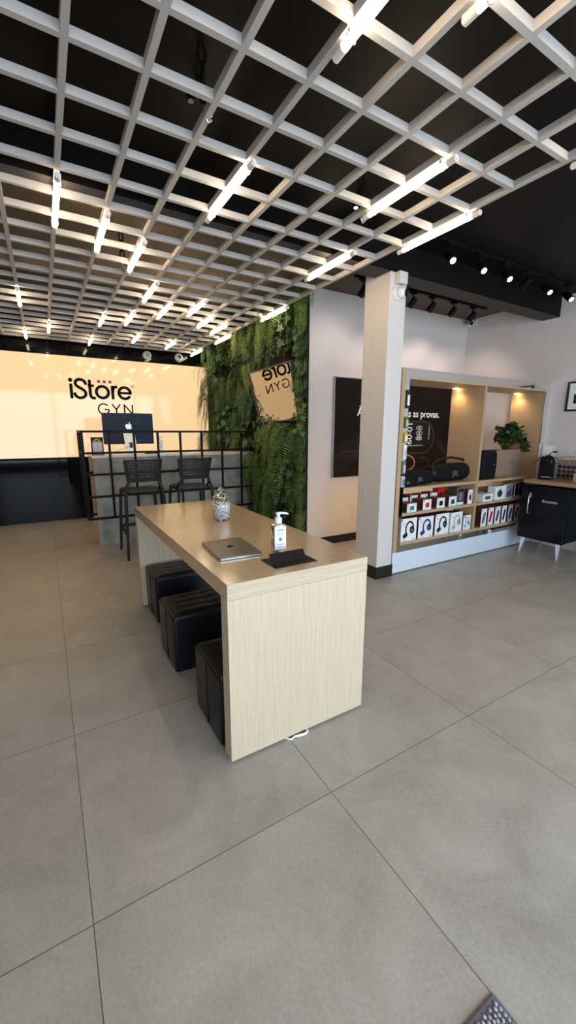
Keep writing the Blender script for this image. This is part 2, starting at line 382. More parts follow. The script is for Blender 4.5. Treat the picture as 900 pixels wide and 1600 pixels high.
# ------------------------------------------------------------------ setting
XR, YW, YP, YB = 5.58, 4.15, 7.52, 7.62        # right wall, recess wall, logo panel, back wall
XG = 2.76                                       # plane of the planted wall
ZC = 3.08                                       # low ceiling on the right
ZV = ZC
X0, YF = -4.2, -1.7
mb = MB(); mb.quad((X0,YF-3,0),(XR+.15,YF-3,0),(XR+.15,YB+.1,0),(X0,YB+.1,0)); struct(mb.build('floor', M['floor']))
mb = MB(); mb.box((XR, YF, 0), (XR+.12, YW+.12, ZC+.3)); struct(mb.build('wall_right', M['white_wall']))
mb = MB(); mb.box((XG, YW, 0), (XR, YW+.12, ZC)); struct(mb.build('wall_recess', M['white_wall']))
mb = MB(); mb.box((XG, YW+.12, 0), (XG+.12, YB, ZC)); struct(mb.build('wall_planted', M['white_wall']))
mb = MB(); mb.box((X0, YP, 0), (XG, YB, ZC)); struct(mb.build('wall_back', M['black_gloss']))
mb = MB(); mb.box((X0-.1, YF, 0), (X0, YB, ZC)); struct(mb.build('wall_left', M['white_wall']))
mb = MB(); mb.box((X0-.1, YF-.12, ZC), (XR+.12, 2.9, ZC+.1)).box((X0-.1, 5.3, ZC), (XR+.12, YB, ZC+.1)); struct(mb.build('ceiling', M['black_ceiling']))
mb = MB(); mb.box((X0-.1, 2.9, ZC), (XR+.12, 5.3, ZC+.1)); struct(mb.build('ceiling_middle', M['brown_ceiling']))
# beam across the room on the column
mb = MB(); mb.box((X0, 2.86, 2.846), (XR, 3.07, ZC)); bo = mb.build('ceiling_beam', [M['beam'], M['black_ceiling']]); struct(bo)
for p in bo.data.polygons:
    if abs(p.normal.y) > .5: p.material_index = 1  # front and back faces blacker than the grey underside
mb = MB(); mb.box((2.745, 2.86, 0), (2.945, 3.07, 2.846)).box((2.745, 3.07, 0), (2.945, 3.19, ZC)); struct(mb.build('wall_column', M['column'], bevel=.004))
mb = MB(); mb.box((2.732, 2.848, 0), (2.958, 3.2, .125)); struct(mb.build('baseboard_column', M['black_base'], bevel=.003))
mb = MB(); mb.box((XG, YW-.014, 0), (XR, YW, .105)); struct(mb.build('baseboard_recess', M['black_base'], bevel=.002))
# storefront side behind the viewer: end piers and a lintel round the open shop front
mb = MB(); mb.box((X0, YF-.12, 0), (-2.6, YF, ZV)).box((XR-.5, YF-.12, 0), (XR+.12, YF, ZV)).box((X0, YF-.12, 2.75), (XR+.12, YF, ZV)).box((.35, YF-.1, 0), (.43, YF, 2.75)).box((3.1, YF-.1, 0), (3.18, YF, 2.75))
struct(mb.build('wall_front', mat('shopfront_paint', (.26,.235,.21), .6)))

# ------------------------------------------------------------------ lit logo panel
lp = thing('logo_panel', 'wide glowing cream wall panel with black iStore GYN logo', 'sign', (0, YP, 1.03))
off = (0, YP, 1.03)
mb = MB(); mb.box((X0, YP-.004, 1.035), (2.72, YP, 2.61)); mb.build('panel', M['panel'], lp, off)
mb = MB(); mb.box((X0, YP-.012, 1.0), (2.72, YP, 1.035)).box((X0, YP-.012, 2.61), (2.72, YP, 2.622)); mb.build('edge_strip', M['black_metal'], lp, off)
TP = faceY((0, YP-.004, 0)); HH = .008; W = .046
def letter(fn, name='letter', m=None):
    b = MB(); fn(b); b.build(name, m or M['ink'], lp, off)
letter(lambda b: b.stroke([(.449,1.985),(.449,2.175)], W, TP, 0, HH, cap=True))
letter(lambda b: b.prism(circ(.447,2.25,.031), HH, TP), 'letter_dot')
S_pts = [(.662,2.205),(.648,2.240),(.615,2.262),(.578,2.266),(.540,2.255),(.517,2.228),(.514,2.195),(.530,2.165),(.565,2.142),(.605,2.120),(.640,2.092),(.657,2.058),(.650,2.020),(.622,1.992),(.580,1.978),(.540,1.985),(.510,2.008),(.496,2.04)]
letter(lambda b: b.stroke(S_pts, W, TP, 0, HH, cap=True))
letter(lambda b: (b.stroke([(.722,2.25),(.722,2.04),(.730,2.005),(.750,1.985),(.780,1.984)], W, TP, 0, HH, cap=True), b.stroke([(.690,2.178),(.785,2.178)], W*.85, TP, 0, HH)))
letter(lambda b: b.stroke(arc(.905,2.083,.092,.092,0,360,36)[:-1], W, TP, 0, HH, closed=True))
letter(lambda b: (b.stroke([(1.062,1.975),(1.062,2.195)], W, TP, 0, HH), b.stroke([(1.062,2.10),(1.072,2.145),(1.095,2.172),(1.138,2.180)], W, TP, 0, HH)))
letter(lambda b: (b.stroke(arc(1.250,2.083,.092,.092,5,320,34), W, TP, 0, HH, cap=True), b.stroke([(1.165,2.083),(1.362,2.083)], W*.85, TP, 0, HH)))
for x in (.860, .945, 1.032): letter(lambda b: b.prism(circ(x,2.250,.026), HH, TP), 'letter_dot', M['ink_red'])
def regmark(b):
    b.stroke(arc(1.385,2.205,.023,.023,0,360,24)[:-1], .005, TP, 0, HH, closed=True); text_mb('R', .034, 0, TP @ Matrix.Translation((1.374,2.193,.004)), b, h=HH)
letter(regmark, 'registered_mark', M['ink'])
W2 = .022
letter(lambda b: (b.stroke(arc(.905,1.812,.082,.085,40,352,30), W2, TP, 0, HH), b.stroke([(.915,1.806),(.988,1.806)], W2, TP, 0, HH)))
letter(lambda b: (b.stroke([(1.036,1.897),(1.100,1.81)], W2, TP, 0, HH), b.stroke([(1.164,1.897),(1.100,1.81)], W2, TP, 0, HH), b.stroke([(1.100,1.817),(1.100,1.730)], W2, TP, 0, HH)))
letter(lambda b: (b.stroke([(1.228,1.730),(1.228,1.897)], W2, TP, 0, HH), b.stroke([(1.228,1.892),(1.358,1.735)], W2, TP, 0, HH), b.stroke([(1.358,1.730),(1.358,1.897)], W2, TP, 0, HH)))

# ------------------------------------------------------------------ ceiling grid
KG = .825
ZG = 1.48 + (3.09-1.48)*KG
GX = [KG*(.239 + .3346*i) for i in range(-14, 9)]; GY = [KG*(2.2446 + .3358*j) for j in range(-11, 21)]
g = thing('ceiling_grid', 'suspended grey lattice of square openings below the black ceiling', 'ceiling grid', (0, 2.24, ZG))
GO = (0, 2.24, ZG)
for x in GX:
    mb = MB(); mb.box((x-.0132, GY[0]-.02, ZG), (x+.0132, GY[-1]+.02, ZG+.037)); mb.build('lengthwise_bar', M['grid'], g, GO)
for y in GY:
    mb = MB(); mb.box((GX[0]-.02, y-.0128, ZG+.0005), (GX[-1]+.0128, y+.0128, ZG+.0365)); mb.build('crosswise_bar', M['grid'], g, GO)
# steel chains that carry it, with twin spotlights in the void
def chain(x, y, z0, z1, name, label):
    t = thing(name, label, 'chain', (x, y, z0), 0, 'black chains carrying the grid')
    mb = MB(); z = 0; k = 0
    while z < z1-z0-.05:
        T = Matrix.Translation((0,0,z+.045)) @ Matrix.Rotation(PI/2*(k % 2), 4, 'Z')
        mb.tube([(.016*math.cos(a), 0, .042*math.sin(a)) for a in [2*PI*i/12 for i in range(12)]], .006, 6, 0, T, closed=True)
        z += .068; k += 1
    mb.build('links', M['black_metal'], t, smooth=60)
    mb = MB(); mb.tube([(0,0,.03),(0,0,-.03),(.02,0,-.06),(.035,0,-.045)], .005, 6); mb.build('hook', M['steel'], t, smooth=60)
chain(.735, 1.96, ZG+.05, ZC, 'grid_chain', 'black chain holding the grid beside the twin ceiling spotlight')
chain(.71, 3.90, ZG+.05, ZC, 'grid_chain', 'black chain hanging through the grid behind the lit tubes')
chain(1.90, 2.28, ZG+.05, ZC, 'grid_chain', 'black chain over the long tube nearest the white column')
def twin_spot(x, y, z, lit, label):
    t = thing('twin_spotlight', label, 'spotlight', (x, y, z), rad(20))
    mb = MB(); mb.box((-.06,-.01,.03),(.06,.01,.045)).cyl((0,0,.045),(0,0,ZC-z),.010,n=8); mb.build('mounting_bar', M['black_metal'], t)
    for i, sx in enumerate((-.05, .05)):
        mb = MB(); mb.cyl((sx,0,.03),(sx*1.1,-.012,-.025),.017,n=14); h = mb.build('lamp_head', M['black_metal'], t, smooth=40)
        mb = MB(); mb.cyl((sx*1.1,-.012,-.0252),(sx*1.1,-.0122,-.028),.013,n=14); mb.build('lens', M['lamp_lens'] if lit[i] else M['lamp_off'], h, smooth=40)
twin_spot(.78, 2.14, 2.985, (0, 1), 'twin black ceiling spotlight with one lamp lit, above the grid')
twin_spot(2.02, 2.45, 2.985, (1, 0), 'twin black ceiling spotlight glimpsed above the long tube')

# tube lights: (line index from the list GX, y centre)
def make_tube():
    t = thing('tube_light', 'lit tube', 'tube light', (0,0,0), 0, 'tube lights clipped under the ceiling grid')
    mb = MB(); mb.cyl((0,-.345,0),(0,.345,0),.0185,n=16); mb.build('glass_tube', M['tube'], t, smooth=40)
    for s in (-1, 1):
        mb = MB(); mb.cyl((0,s*.345,0),(0,s*.405,0),.0195,n=16).cyl((0,s*.405,0),(0,s*.412,0),.012,n=10); mb.build('end_cap', M['cap'], t, smooth=40)
        mb = MB(); mb.tube([(-.021,s*.30,-.012),(-.023,s*.30,.01),(-.016,s*.30,.06)],.003,6).tube([(.021,s*.30,-.012),(.023,s*.30,.01),(.016,s*.30,.06)],.003,6).tube([(-.021,s*.30,-.012),(0,s*.30,-.0235),(.021,s*.30,-.012)],.003,6)
        mb.box((-.012,s*.30-.006,.016),(.012,s*.30+.006,.0385)); mb.build('clip', M['steel'], t, smooth=60)
    for o in [c for c in t.children]:
        o.data.transform(Matrix.Scale(KG, 4))
    return t
TL = {8: [1.13, 2.55, 5.30, 7.17, 8.64], 7: [3.56, 6.52], 6: [2.25, 6.20, 8.14], 5: [5.60], 4: [.90, 5.96, 7.90], 3: [1.29, 2.90, 5.28, 6.59], 2: [4.32, 6.87, 8.55], 1: [3.98], 0: [3.65, 7.79], -1: [6.28, 8.50]}
ORD = ['', 'second', 'third', 'fourth', 'fifth', 'sixth', 'seventh', 'eighth', 'ninth', 'tenth']
SEQ = ['nearest', 'second nearest', 'third nearest', 'fourth nearest', 'fifth nearest']
tp = make_tube(); first = True
for i, ys in TL.items():
    k = 8 - i
    line = 'the right edge bar of the grid' if k == 0 else 'the %s lengthwise grid bar from the right' % ORD[k]
    for q, y in enumerate(ys):
        pre = 'only lit tube under ' if len(ys) == 1 else SEQ[q] + ' lit tube under '
        loc = (KG*(.239 + .3346*i), KG*y, ZG-.038*KG)
        if first: tp.location = loc; tp['label'] = pre + line; first = False
        else: dup(tp, loc, 0, pre + line)

# ------------------------------------------------------------------ planted wall
def frond(mb, phi, e0, L, Wd, m=0, base=(0,0,0), steps=26, droop=1.0, twist=0.0):
    """one fern frond growing out of the wall: local frame -X out of the wall, Z up"""
    p = Vector(base); side = Vector((math.sin(phi), math.cos(phi), 0)); out = Vector((-math.cos(phi), math.sin(phi), 0)); ds = L/steps
    prev = None
    for k in range(steps+1):
        t = k/steps
        th = e0 - (e0 + rad(84))*min(1, t*droop*1.5)**0.8
        d = out*math.cos(th) + Vector((0,0,1))*math.sin(th)
        nrm = side.cross(d)
        sd = (side*math.cos(twist) + nrm*math.sin(twist)).normalized()
        if k > 1:
            w = Wd*(math.sin(PI*min(1, .10 + .90*t))**.7)*(1-.2*t) + .004
            lw = min(.0075, ds*.27)
            for s in (-1, 1):
                fwd_ = d*w*random.uniform(.30,.55); tip = p + sd*s*w*random.uniform(.9,1.08) + fwd_ - nrm*w*random.uniform(.0,.3)
                mid0 = p + sd*s*w*.45 + fwd_*.35 - d*lw + nrm*.002; mid1 = p + sd*s*w*.45 + fwd_*.35 + d*lw + nrm*.002
                mb.add([p, mid0, tip, mid1], [(0,1,2,3)], m)
        q = p + d*ds
        mb.add([p - side*.002, p + side*.002, q + side*.0015, q - side*.0015], [(0,1,2,3)], m)
        p = q
def fern_mesh(seed, L, n, Wd):
    random.seed(seed); mb = MB()
    for i in range(n):
        phi = rad(random.uniform(-70, 70)); e0 = rad(random.uniform(-25, 60))
        frond(mb, phi, e0, L*random.uniform(.6, 1.1), Wd*random.uniform(.8, 1.15), 0, (random.uniform(-.03,.02), random.uniform(-.06,.06), random.uniform(-.05,.05)), droop=random.uniform(.9, 1.5), twist=random.uniform(-.5,.5))
    return mb
IVY = [(0,-.1),(.12,-.25),(.42,-.32),(.30,-.02),(.55,.22),(.24,.28),(.0,.72),(-.24,.28),(-.55,.22),(-.30,-.02),(-.42,-.32),(-.12,-.25)]
OVAL = [(0,0),(.22,.18),(.28,.5),(.16,.82),(0,1),(-.16,.82),(-.28,.5),(-.22,.18)]
def leafcloud(seed, n, shape, size, ry, rz, out):
    random.seed(seed); mb = MB()
    for i in range(n):
        a = random.uniform(0, 2*PI); rr = math.sqrt(random.random())
        p = Vector((-random.uniform(.02, out), math.cos(a)*rr*ry, math.sin(a)*rr*rz))
        # leaf plane roughly faces out (-X), tip downward
        R = Matrix.Rotation(random.uniform(-.6,.6), 4, 'X') @ Matrix.Rotation(random.uniform(-.7,.7), 4, 'Z') @ Matrix.Rotation(random.uniform(-.2,.8), 4, 'Y')
        T = Matrix.Translation(p) @ R @ faceX((0,0,0)) @ Matrix.Rotation(PI + random.uniform(-.9,.9), 4, 'Z') @ Matrix.Scale(size*random.uniform(.65,1.15), 4)
        c = [(x, y, .10*abs(x)) for x, y in shape]
        mb.add([(0, .2, 0)] + c, [(0, 1+k, 1+(k+1) % len(c)) for k in range(len(c))], 0, T)
    return mb
def tuft_mesh(seed, n, L):
    random.seed(seed); mb = MB()
    for i in range(n):
        phi = rad(random.uniform(-80,80)); e = rad(random.uniform(-80,70)); l = L*random.uniform(.6,1.1)
        out = Vector((-math.cos(phi)*math.cos(e), math.sin(phi)*math.cos(e), math.sin(e)))
        p0 = Vector((0, random.uniform(-.04,.04), random.uniform(-.04,.04))); pts = [p0, p0+out*l*.5, p0+out*l - Vector((0,0,l*.35))]
        sd = out.cross(Vector((.3,.2,1))).normalized()
        for a, b, w0, w1 in ((pts[0],pts[1],.003,.005),(pts[1],pts[2],.005,.0008)):
            mb.add([a-sd*w0, a+sd*w0, b+sd*w1, b-sd*w1], [(0,1,2,3)])
        for k in range(7):
            q = pts[0].lerp(pts[1], .3+.1*k) if k < 5 else pts[1].lerp(pts[2], .3*(k-4))
            for s in (-1,1):
                e2 = q + sd*s*.03 + out*.025
                mb.add([q, q+out*.006, e2], [(0,1,2)])
    return mb
vw = thing('living_wall', 'tall planted wall of hanging green ferns and ivy', 'living wall', (XG, 5.8, 0))
VO = (XG, 5.8, 0)
mb = MB(); mb.box((XG-.05, YW+.004, 0), (XG, 7.5, ZC-.005)); mb.build('backing', M['fern_gap_backing'], vw, VO)
meshes = {}
fern_kinds = [('fern', fern_mesh(11, .52, 12, .066)), ('fern', fern_mesh(12, .64, 10, .074)), ('fern', fern_mesh(13, .42, 14, .055)), ('fern', fern_mesh(14, .74, 8, .08))]
fmats = [M['leaf1'], M['leaf2'], M['leaf3']]
fms = [(k.mesh('fern', fmats[(i+j) % 3]), i) for j in range(3) for i, (nm, k) in enumerate(fern_kinds)]
ivy_d = leafcloud(21, 46, IVY, .125, .18, .24, .16).mesh('ivy', M['leaf4'])
ivy_l = leafcloud(22, 40, IVY, .125, .14, .22, .16).mesh('ivy', M['leaf5'])
small_d = leafcloud(23, 110, OVAL, .055, .20, .22, .12).mesh('creeper', M['leaf2'])
small_g = leafcloud(24, 60, OVAL, .050, .10, .24, .15).mesh('creeper', M['leaf6'])
tuft_g = tuft_mesh(25, 70, .26).mesh('grass_tuft', M['leaf2'])
tuft_r = tuft_mesh(26, 60, .22).mesh('grass_tuft', M['leaf7'])
def place(name, me, y, z, rx=0.0, sc=1.0, x=XG-.05):
    if name in meshes and me in meshes[name]:
        o = bpy.data.objects.new(name, me); C.objects.link(o)
        o.parent = vw
    else:
        meshes.setdefault(name, set()).add(me); o = link(name, me, vw)
    o.location = (x-VO[0], y-VO[1], z-VO[2]); o.rotation_euler = (rx, 0, 0); o.scale = (sc, sc, sc)
    return o
random.seed(5)
MIR = (4.22, 5.43, 1.58, 2.28)
ferns = []
rows = 10; cols = 11
for r in range(rows):
    for c in range(cols):
        y = 4.26 + (c + .5*(r % 2))*.295 + random.uniform(-.06,.06); z = 2.98 - r*.31 + random.uniform(-.07,.07)
        if y > 7.42: continue
        if MIR[0]-.08 < y < MIR[1]+.05 and MIR[2]-.03 < z < MIR[3]+.22: continue
        ferns.append((y, z))
random.shuffle(ferns)
for k, (y, z) in enumerate(ferns):
    if k < 62:
        me, i = random.choice(fms); place('fern', me, y, max(z, .25), random.uniform(-.25,.25), random.uniform(.75,1.0))
    elif k % 2: place('creeper', small_d, y, z, random.uniform(-.3,.3))
    else: place('ivy', ivy_d, y, z, random.uniform(-.3,.3))
for y, z in ((4.12,1.52),(4.10,1.70)): place('ivy', ivy_l, y, z, 0, .55, XG-.10)
for y, z in ((4.13,2.30),(4.12,2.08),(4.13,1.90),(4.17,2.48)): place('ivy', ivy_d, y, z, 0, .62, XG-.08)
for k, z in enumerate((3.0,2.78,2.55,2.3,2.1,1.45,1.2,.98,.75,.5,.3)): place('fern', fms[(2,6,10)[k % 3]][0], 4.19, z, 0, .75)
for z in (2.9,2.45,1.3,.85,.45): place('creeper', small_d, 4.22, z, .1*z, .6)
for y, z in ((5.55,.80),(5.5,1.1),(5.6,.6),(6.9,2.35),(7.2,2.1),(4.55,.75),(5.62,1.9)): place('creeper', small_g, y, z, 0, 1.0, XG-.12)
big = fern_mesh(15, .85, 7, .10).mesh('fern', M['leaf1']); big2 = fern_mesh(16, .70, 8, .09).mesh('fern', M['leaf3'])
for y, z, me in ((4.55,1.52,big2),(4.32,1.48,big),(4.45,1.08,big),(4.75,1.45,big2),(4.6,2.95,big),(4.9,2.9,big2),(5.3,2.85,big),(4.8,.8,big2)): place('fern', me, y, z, 0, .9, XG-.12)
for y, z in ((4.36,2.86),(4.32,2.98),(4.38,.55),(4.34,.35),(4.30,.75),(6.7,2.8)): place('grass_tuft', tuft_g, y, z, 0, 1.0)
for y, z in ((4.50,2.62),(4.55,2.5),(6.3,2.72),(5.1,1.1)): place('grass_tuft', tuft_r, y, z, 0, 1.0, XG-.1)

# tilted mirror leaning out of the foliage
mr = thing('wall_mirror', 'dark framed mirror hung askew among the ferns, reflecting the logo', 'mirror', (2.62, 4.8, 1.58))
MO = (2.62, 4.8, 1.58)
q = [Vector(p) for p in ((2.579,5.436,2.267),(2.556,4.221,2.276),(2.676,4.219,1.596),(2.697,5.306,1.583))]
nrm = (q[1]-q[0]).cross(q[3]-q[0]).normalized()
if nrm.x > 0: nrm = -nrm
nrm = Vector((-.98466,.01719,-.17365))
cen = sum(q, Vector())/4
inn = [p + (cen-p)*.045 for p in q]
mb = MB(); mb.quad(*[tuple(p) for p in inn]); mb.build('mirror_glass', M['mirror'], mr, MO)
mb = MB()
for i in range(4):
    j = (i+1) % 4
    a, b, c, d = q[i], q[j], inn[j], inn[i]
    f0 = [tuple(p + nrm*.012) for p in (a,b,c,d)]; f1 = [tuple(p - nrm*.02) for p in (a,b,c,d)]
    mb.ring([f0, f1])
mb.build('frame', mat('dark_bronze_frame', (.05,.042,.035), .4), mr, MO)
mb = MB(); bk = [tuple(p - nrm*.018) for p in q]; mb.quad(*bk)
for s in (5.1, 4.45): mb.tube([(2.64, s, 2.2), (XG-.03, s, 2.25)], .006, 6)
mb.build('back_board', M['black_base'], mr, MO)

# ------------------------------------------------------------------ reception counter
rc = thing('reception_counter', 'grey concrete clad reception counter with a pale top', 'counter', (1.6, 5.9, 0))
RO = (1.6, 5.9, 0)
mb = MB(); mb.box((.503, 5.55, 0), (2.69, 5.58, 1.13)).box((.52,6.1,0),(2.69,6.13,1.13)); mb.build('front_panel', M['concrete'], rc, RO, bevel=.002)
mb = MB(); mb.box((.497, 5.56, 0), (.52, 6.2, 1.13)); mb.build('side_panel', M['counter_edge'], rc, RO, bevel=.002)
mb = MB(); mb.box((.48, 5.54, 1.13), (2.695, 6.28, 1.158)); mb.build('counter_top', M['counter_top'], rc, RO, bevel=.003)
fr = thing('counter_screen', 'black metal square grid screen standing in front of the concrete counter', 'screen', (1.5, 5.35, 0))
FO = (1.5, 5.35, 0); B = .0125; YFr = 5.35
zs = [.402, .672, .942, 1.203, 1.455]; xs = [.38 + .2895*k for k in range(9)]
for z in zs:
    mb = MB(); mb.box((xs[0]-B, YFr-B, z-B), (xs[-1]+B, YFr+B, z+B)); mb.build('horizontal_bar', M['black_metal'], fr, FO)
    mb = MB(); mb.box((xs[0]-B, YFr+B, z-B), (xs[0]+B, 5.95, z+B)); mb.build('side_bar', M['black_metal'], fr, FO)
for x in xs:
    mb = MB(); mb.box((x-B, YFr-B*1.02, zs[0]-B), (x+B, YFr+B*1.02, zs[-1]+B)); mb.build('vertical_bar', M['black_metal'], fr, FO)
for y in (5.65, 5.95):
    mb = MB(); mb.box((xs[0]-B*1.01, y-B, zs[0]-B), (xs[0]+B*1.01, y+B, zs[-1]+B)); mb.build('vertical_bar', M['black_metal'], fr, FO)
for x in (xs[0], xs[4], xs[8]-.03):
    for z in (zs[0], zs[2]):
        if x == xs[0]: mb = MB(); mb.box((x, 5.66, z-B), (.50, 5.68, z+B))
        else: mb = MB(); mb.box((x-B, YFr, z-B), (x+B, 5.552, z+B))
        mb.build('fixing_arm', M['black_metal'], fr, FO)

# things on the counter
APPLE = [(.02,.66),(.10,.70),(.22,.74),(.33,.71),(.41,.63),(.34,.56),(.31,.46),(.34,.36),(.43,.29),(.38,.16),(.30,.05),(.22,.0),(.12,.02),(.03,.05),(-.06,.03),(-.16,.0),(-.26,.05),(-.36,.18),(-.42,.35),(-.42,.52),(-.36,.65),(-.25,.73),(-.14,.73),(-.05,.69)]
LEAF = [(.02,.77),(.03,.86),(.10,.95),(.20,1.0),(.20,.90),(.13,.80)]
def apple(mb, T, s, h, m=0):
    A = T @ Matrix.Scale(s, 4); mb.prism(APPLE, h/s, A, m); mb.prism(LEAF, h/s, A, m)
im = thing('desktop_computer', 'deep blue all-in-one desktop computer with silver stand, seen from behind', 'computer', (1.03, 6.1, 1.158))
mb = MB(); mb.prism(rrect(-.335,.12,.335,.545,.012), .012, faceY((0, .0, 0))); mb.build('screen_housing', M['blue'], im, bevel=.002)
mb = MB(); mb.quad((-.325,.0005,.13),(.325,.0005,.13),(.325,.0005,.535),(-.325,.0005,.535)); mb.build('screen', M['gloss_black'], im)
mb = MB(); apple(mb, faceY((.002, -.012, .325)), .098, .0015); mb.build('back_logo', M['silver'], im)
mb = MB()
mb.add([(-.075,-.16,.0),(.075,-.16,0),(.075,-.02,.27),(-.075,-.02,.27),(-.075,-.152,.0),(.075,-.152,0),(.075,-.012,.27),(-.075,-.012,.27)], [(0,1,2,3),(7,6,5,4),(0,4,5,1),(1,5,6,2),(2,6,7,3),(3,7,4,0)])
mb.box((-.075,-.16,0),(.075,.06,.007)); mb.build('stand', M['silver'], im)
mb = MB(); mb.add([(x*.022, -.105+z*.038, .11+z*.075) for x, z in rrect(-1,-.5,1,.5,.3)], [tuple(range(24))]); mb.v = [(x, y-.003, z) for x, y, z in mb.v]; mb.build('cable_hole', M['gloss_black'], im)
mb = MB(); mb.tube([(.0,-.115,.11),(-.05,-.14,.085),(-.13,-.13,.055),(-.22,-.12,.02),(-.24,-.10,.006)], .0025, 6).tube([(-.24,-.10,.006),(-.215,-.06,.06),(-.21,-.015,.125)], .002, 6); mb.build('power_cable', M['grey_ink'], im, smooth=60)
sg = thing('counter_sign', 'small black counter sign holding a lilac printed card, beside the computer', 'sign', (.575, 5.72, 1.158), rad(4))
mb = MB(); mb.box((-.072,.0,.0),(.072,.006,.225)).box((-.072,-.03,0),(.072,.03,.006)); mb.build('holder', M['black_card'], sg)
mb = MB(); mb.box((-.056,-.004,.008),(.056,-.0005,.160)); T = faceY((0,-.0045,0))
mb.flat(circ(0,.137,.006),T,1); mb.stroke([(-.022,.108),(.022,.108)],.008,T,1); mb.stroke([(-.04,.082),(.04,.082)],.002,T,1); mb.stroke([(.012,.05),(.044,.05)],.006,T,1); mb.stroke([(.012,.038),(.036,.038)],.003,T,1)
mb.build('card', [M['lilac'], M['grey_ink']], sg)
mb = MB(); T = faceY((0,-.001,0)); mb.stroke(arc(0,.178,.03,.024,0,180,14),.008,T,0,.001); mb.stroke([(-.05,.18),(-.035,.168),(.035,.168),(.05,.18)],.007,T,0,.001); mb.stroke(arc(0,.180,.014,.012,0,180,8),.004,T,0,.001); mb.build('gold_emblem', M['gold'], sg)

def make_sanitizer(name, label, loc, rz, s=1.0, clear=True):
    t = thing(name, label, 'bottle', loc, rz)
    w, d, h = .034*s, .024*s, .150*s
    prof = [(1,0.0),(1,.93*h),(.92,.975*h),(.55,h),(.38,h*1.03)]
    mb = MB(); loops = []
    for k, z in prof: loops.append([(x*k, y*k, z) for x, y in rrect(-w,-d,w,d,.008*s)])
    mb.ring(loops); mb.build('bottle_body', M['glass'], t, smooth=50)
    mb = MB(); mb.ring([[(x,y,z) for x, y in rrect(-w*.93,-d*.9,w*.93,d*.9,.006*s)] for z in (.004*s,.80*h)]); mb.build('gel', M['gel'], t, smooth=50)
    mb = MB(); mb.boxm((-w*.94,-d-.0012,.12*h),(w*.94,-d-.0003,.92*h),{}); T = faceY((0,-d-.0016,0))
    mb.stroke([(-w*.6,.80*h),(w*.6,.80*h)],.006*s,T,1); mb.stroke([(-w*.5,.68*h),(w*.5,.68*h)],.003*s,T,1); mb.stroke([(-w*.45,.62*h),(w*.45,.62*h)],.002*s,T,1)
    mb.flat(circ(0,.48*h,.010*s),T,1); mb.stroke([(0,.48*h),(0,.40*h)],.004*s,T,1); mb.stroke([(-w*.6,.30*h),(w*.6,.30*h)],.0025*s,T,1); mb.stroke([(-w*.7,.20*h),(w*.7,.20*h)],.003*s,T,1)
    mb.build('paper_label', [M['label_white'], M['grey_ink']], t)
    mb = MB(); mb.lathe([(.019*s,1.02*h),(.019*s,1.19*h),(.017*s,1.21*h),(.009*s,1.215*h),(.009*s,1.33*h),(.014*s,1.335*h),(.014*s,1.375*h),(.012*s,1.385*h)]); p = mb.build('pump', M['white'], t, smooth=40)
    mb = MB(); mb.tube([(0,0,1.36*h),(.02*s,-.006*s,1.365*h),(.043*s,-.013*s,1.345*h),(.05*s,-.015*s,1.32*h)],[.007*s,.006*s,.005*s,.004*s],8); mb.build('nozzle', M['white'], p, smooth=40)
    mb = MB(); mb.tube([(0,0,.02*h),(0,0,1.02*h)],.003*s,8); mb.build('dip_tube', M['white'], t, smooth=40)
    return t
make_sanitizer('sanitizer_bottle', 'clear pump bottle of hand gel on the reception counter', (1.435, 6.0, 1.158), 0, 1.1)
tg = thing('pen_tray', 'slim dark pen lying on the pale counter by the stand', 'pen', (1.24, 5.75, 1.158), rad(-6))
mb = MB(); mb.cyl((-.055,0,.006),(.085,0,.006),.006,n=8); mb.build('barrel', M['black_card'], tg, smooth=40)
mb = MB(); mb.cyl((-.075,0,.008),(-.054,0,.008),.009,n=8); mb.build('pen_cap', M['black_metal'], tg, smooth=40); tg.name = 'pen'

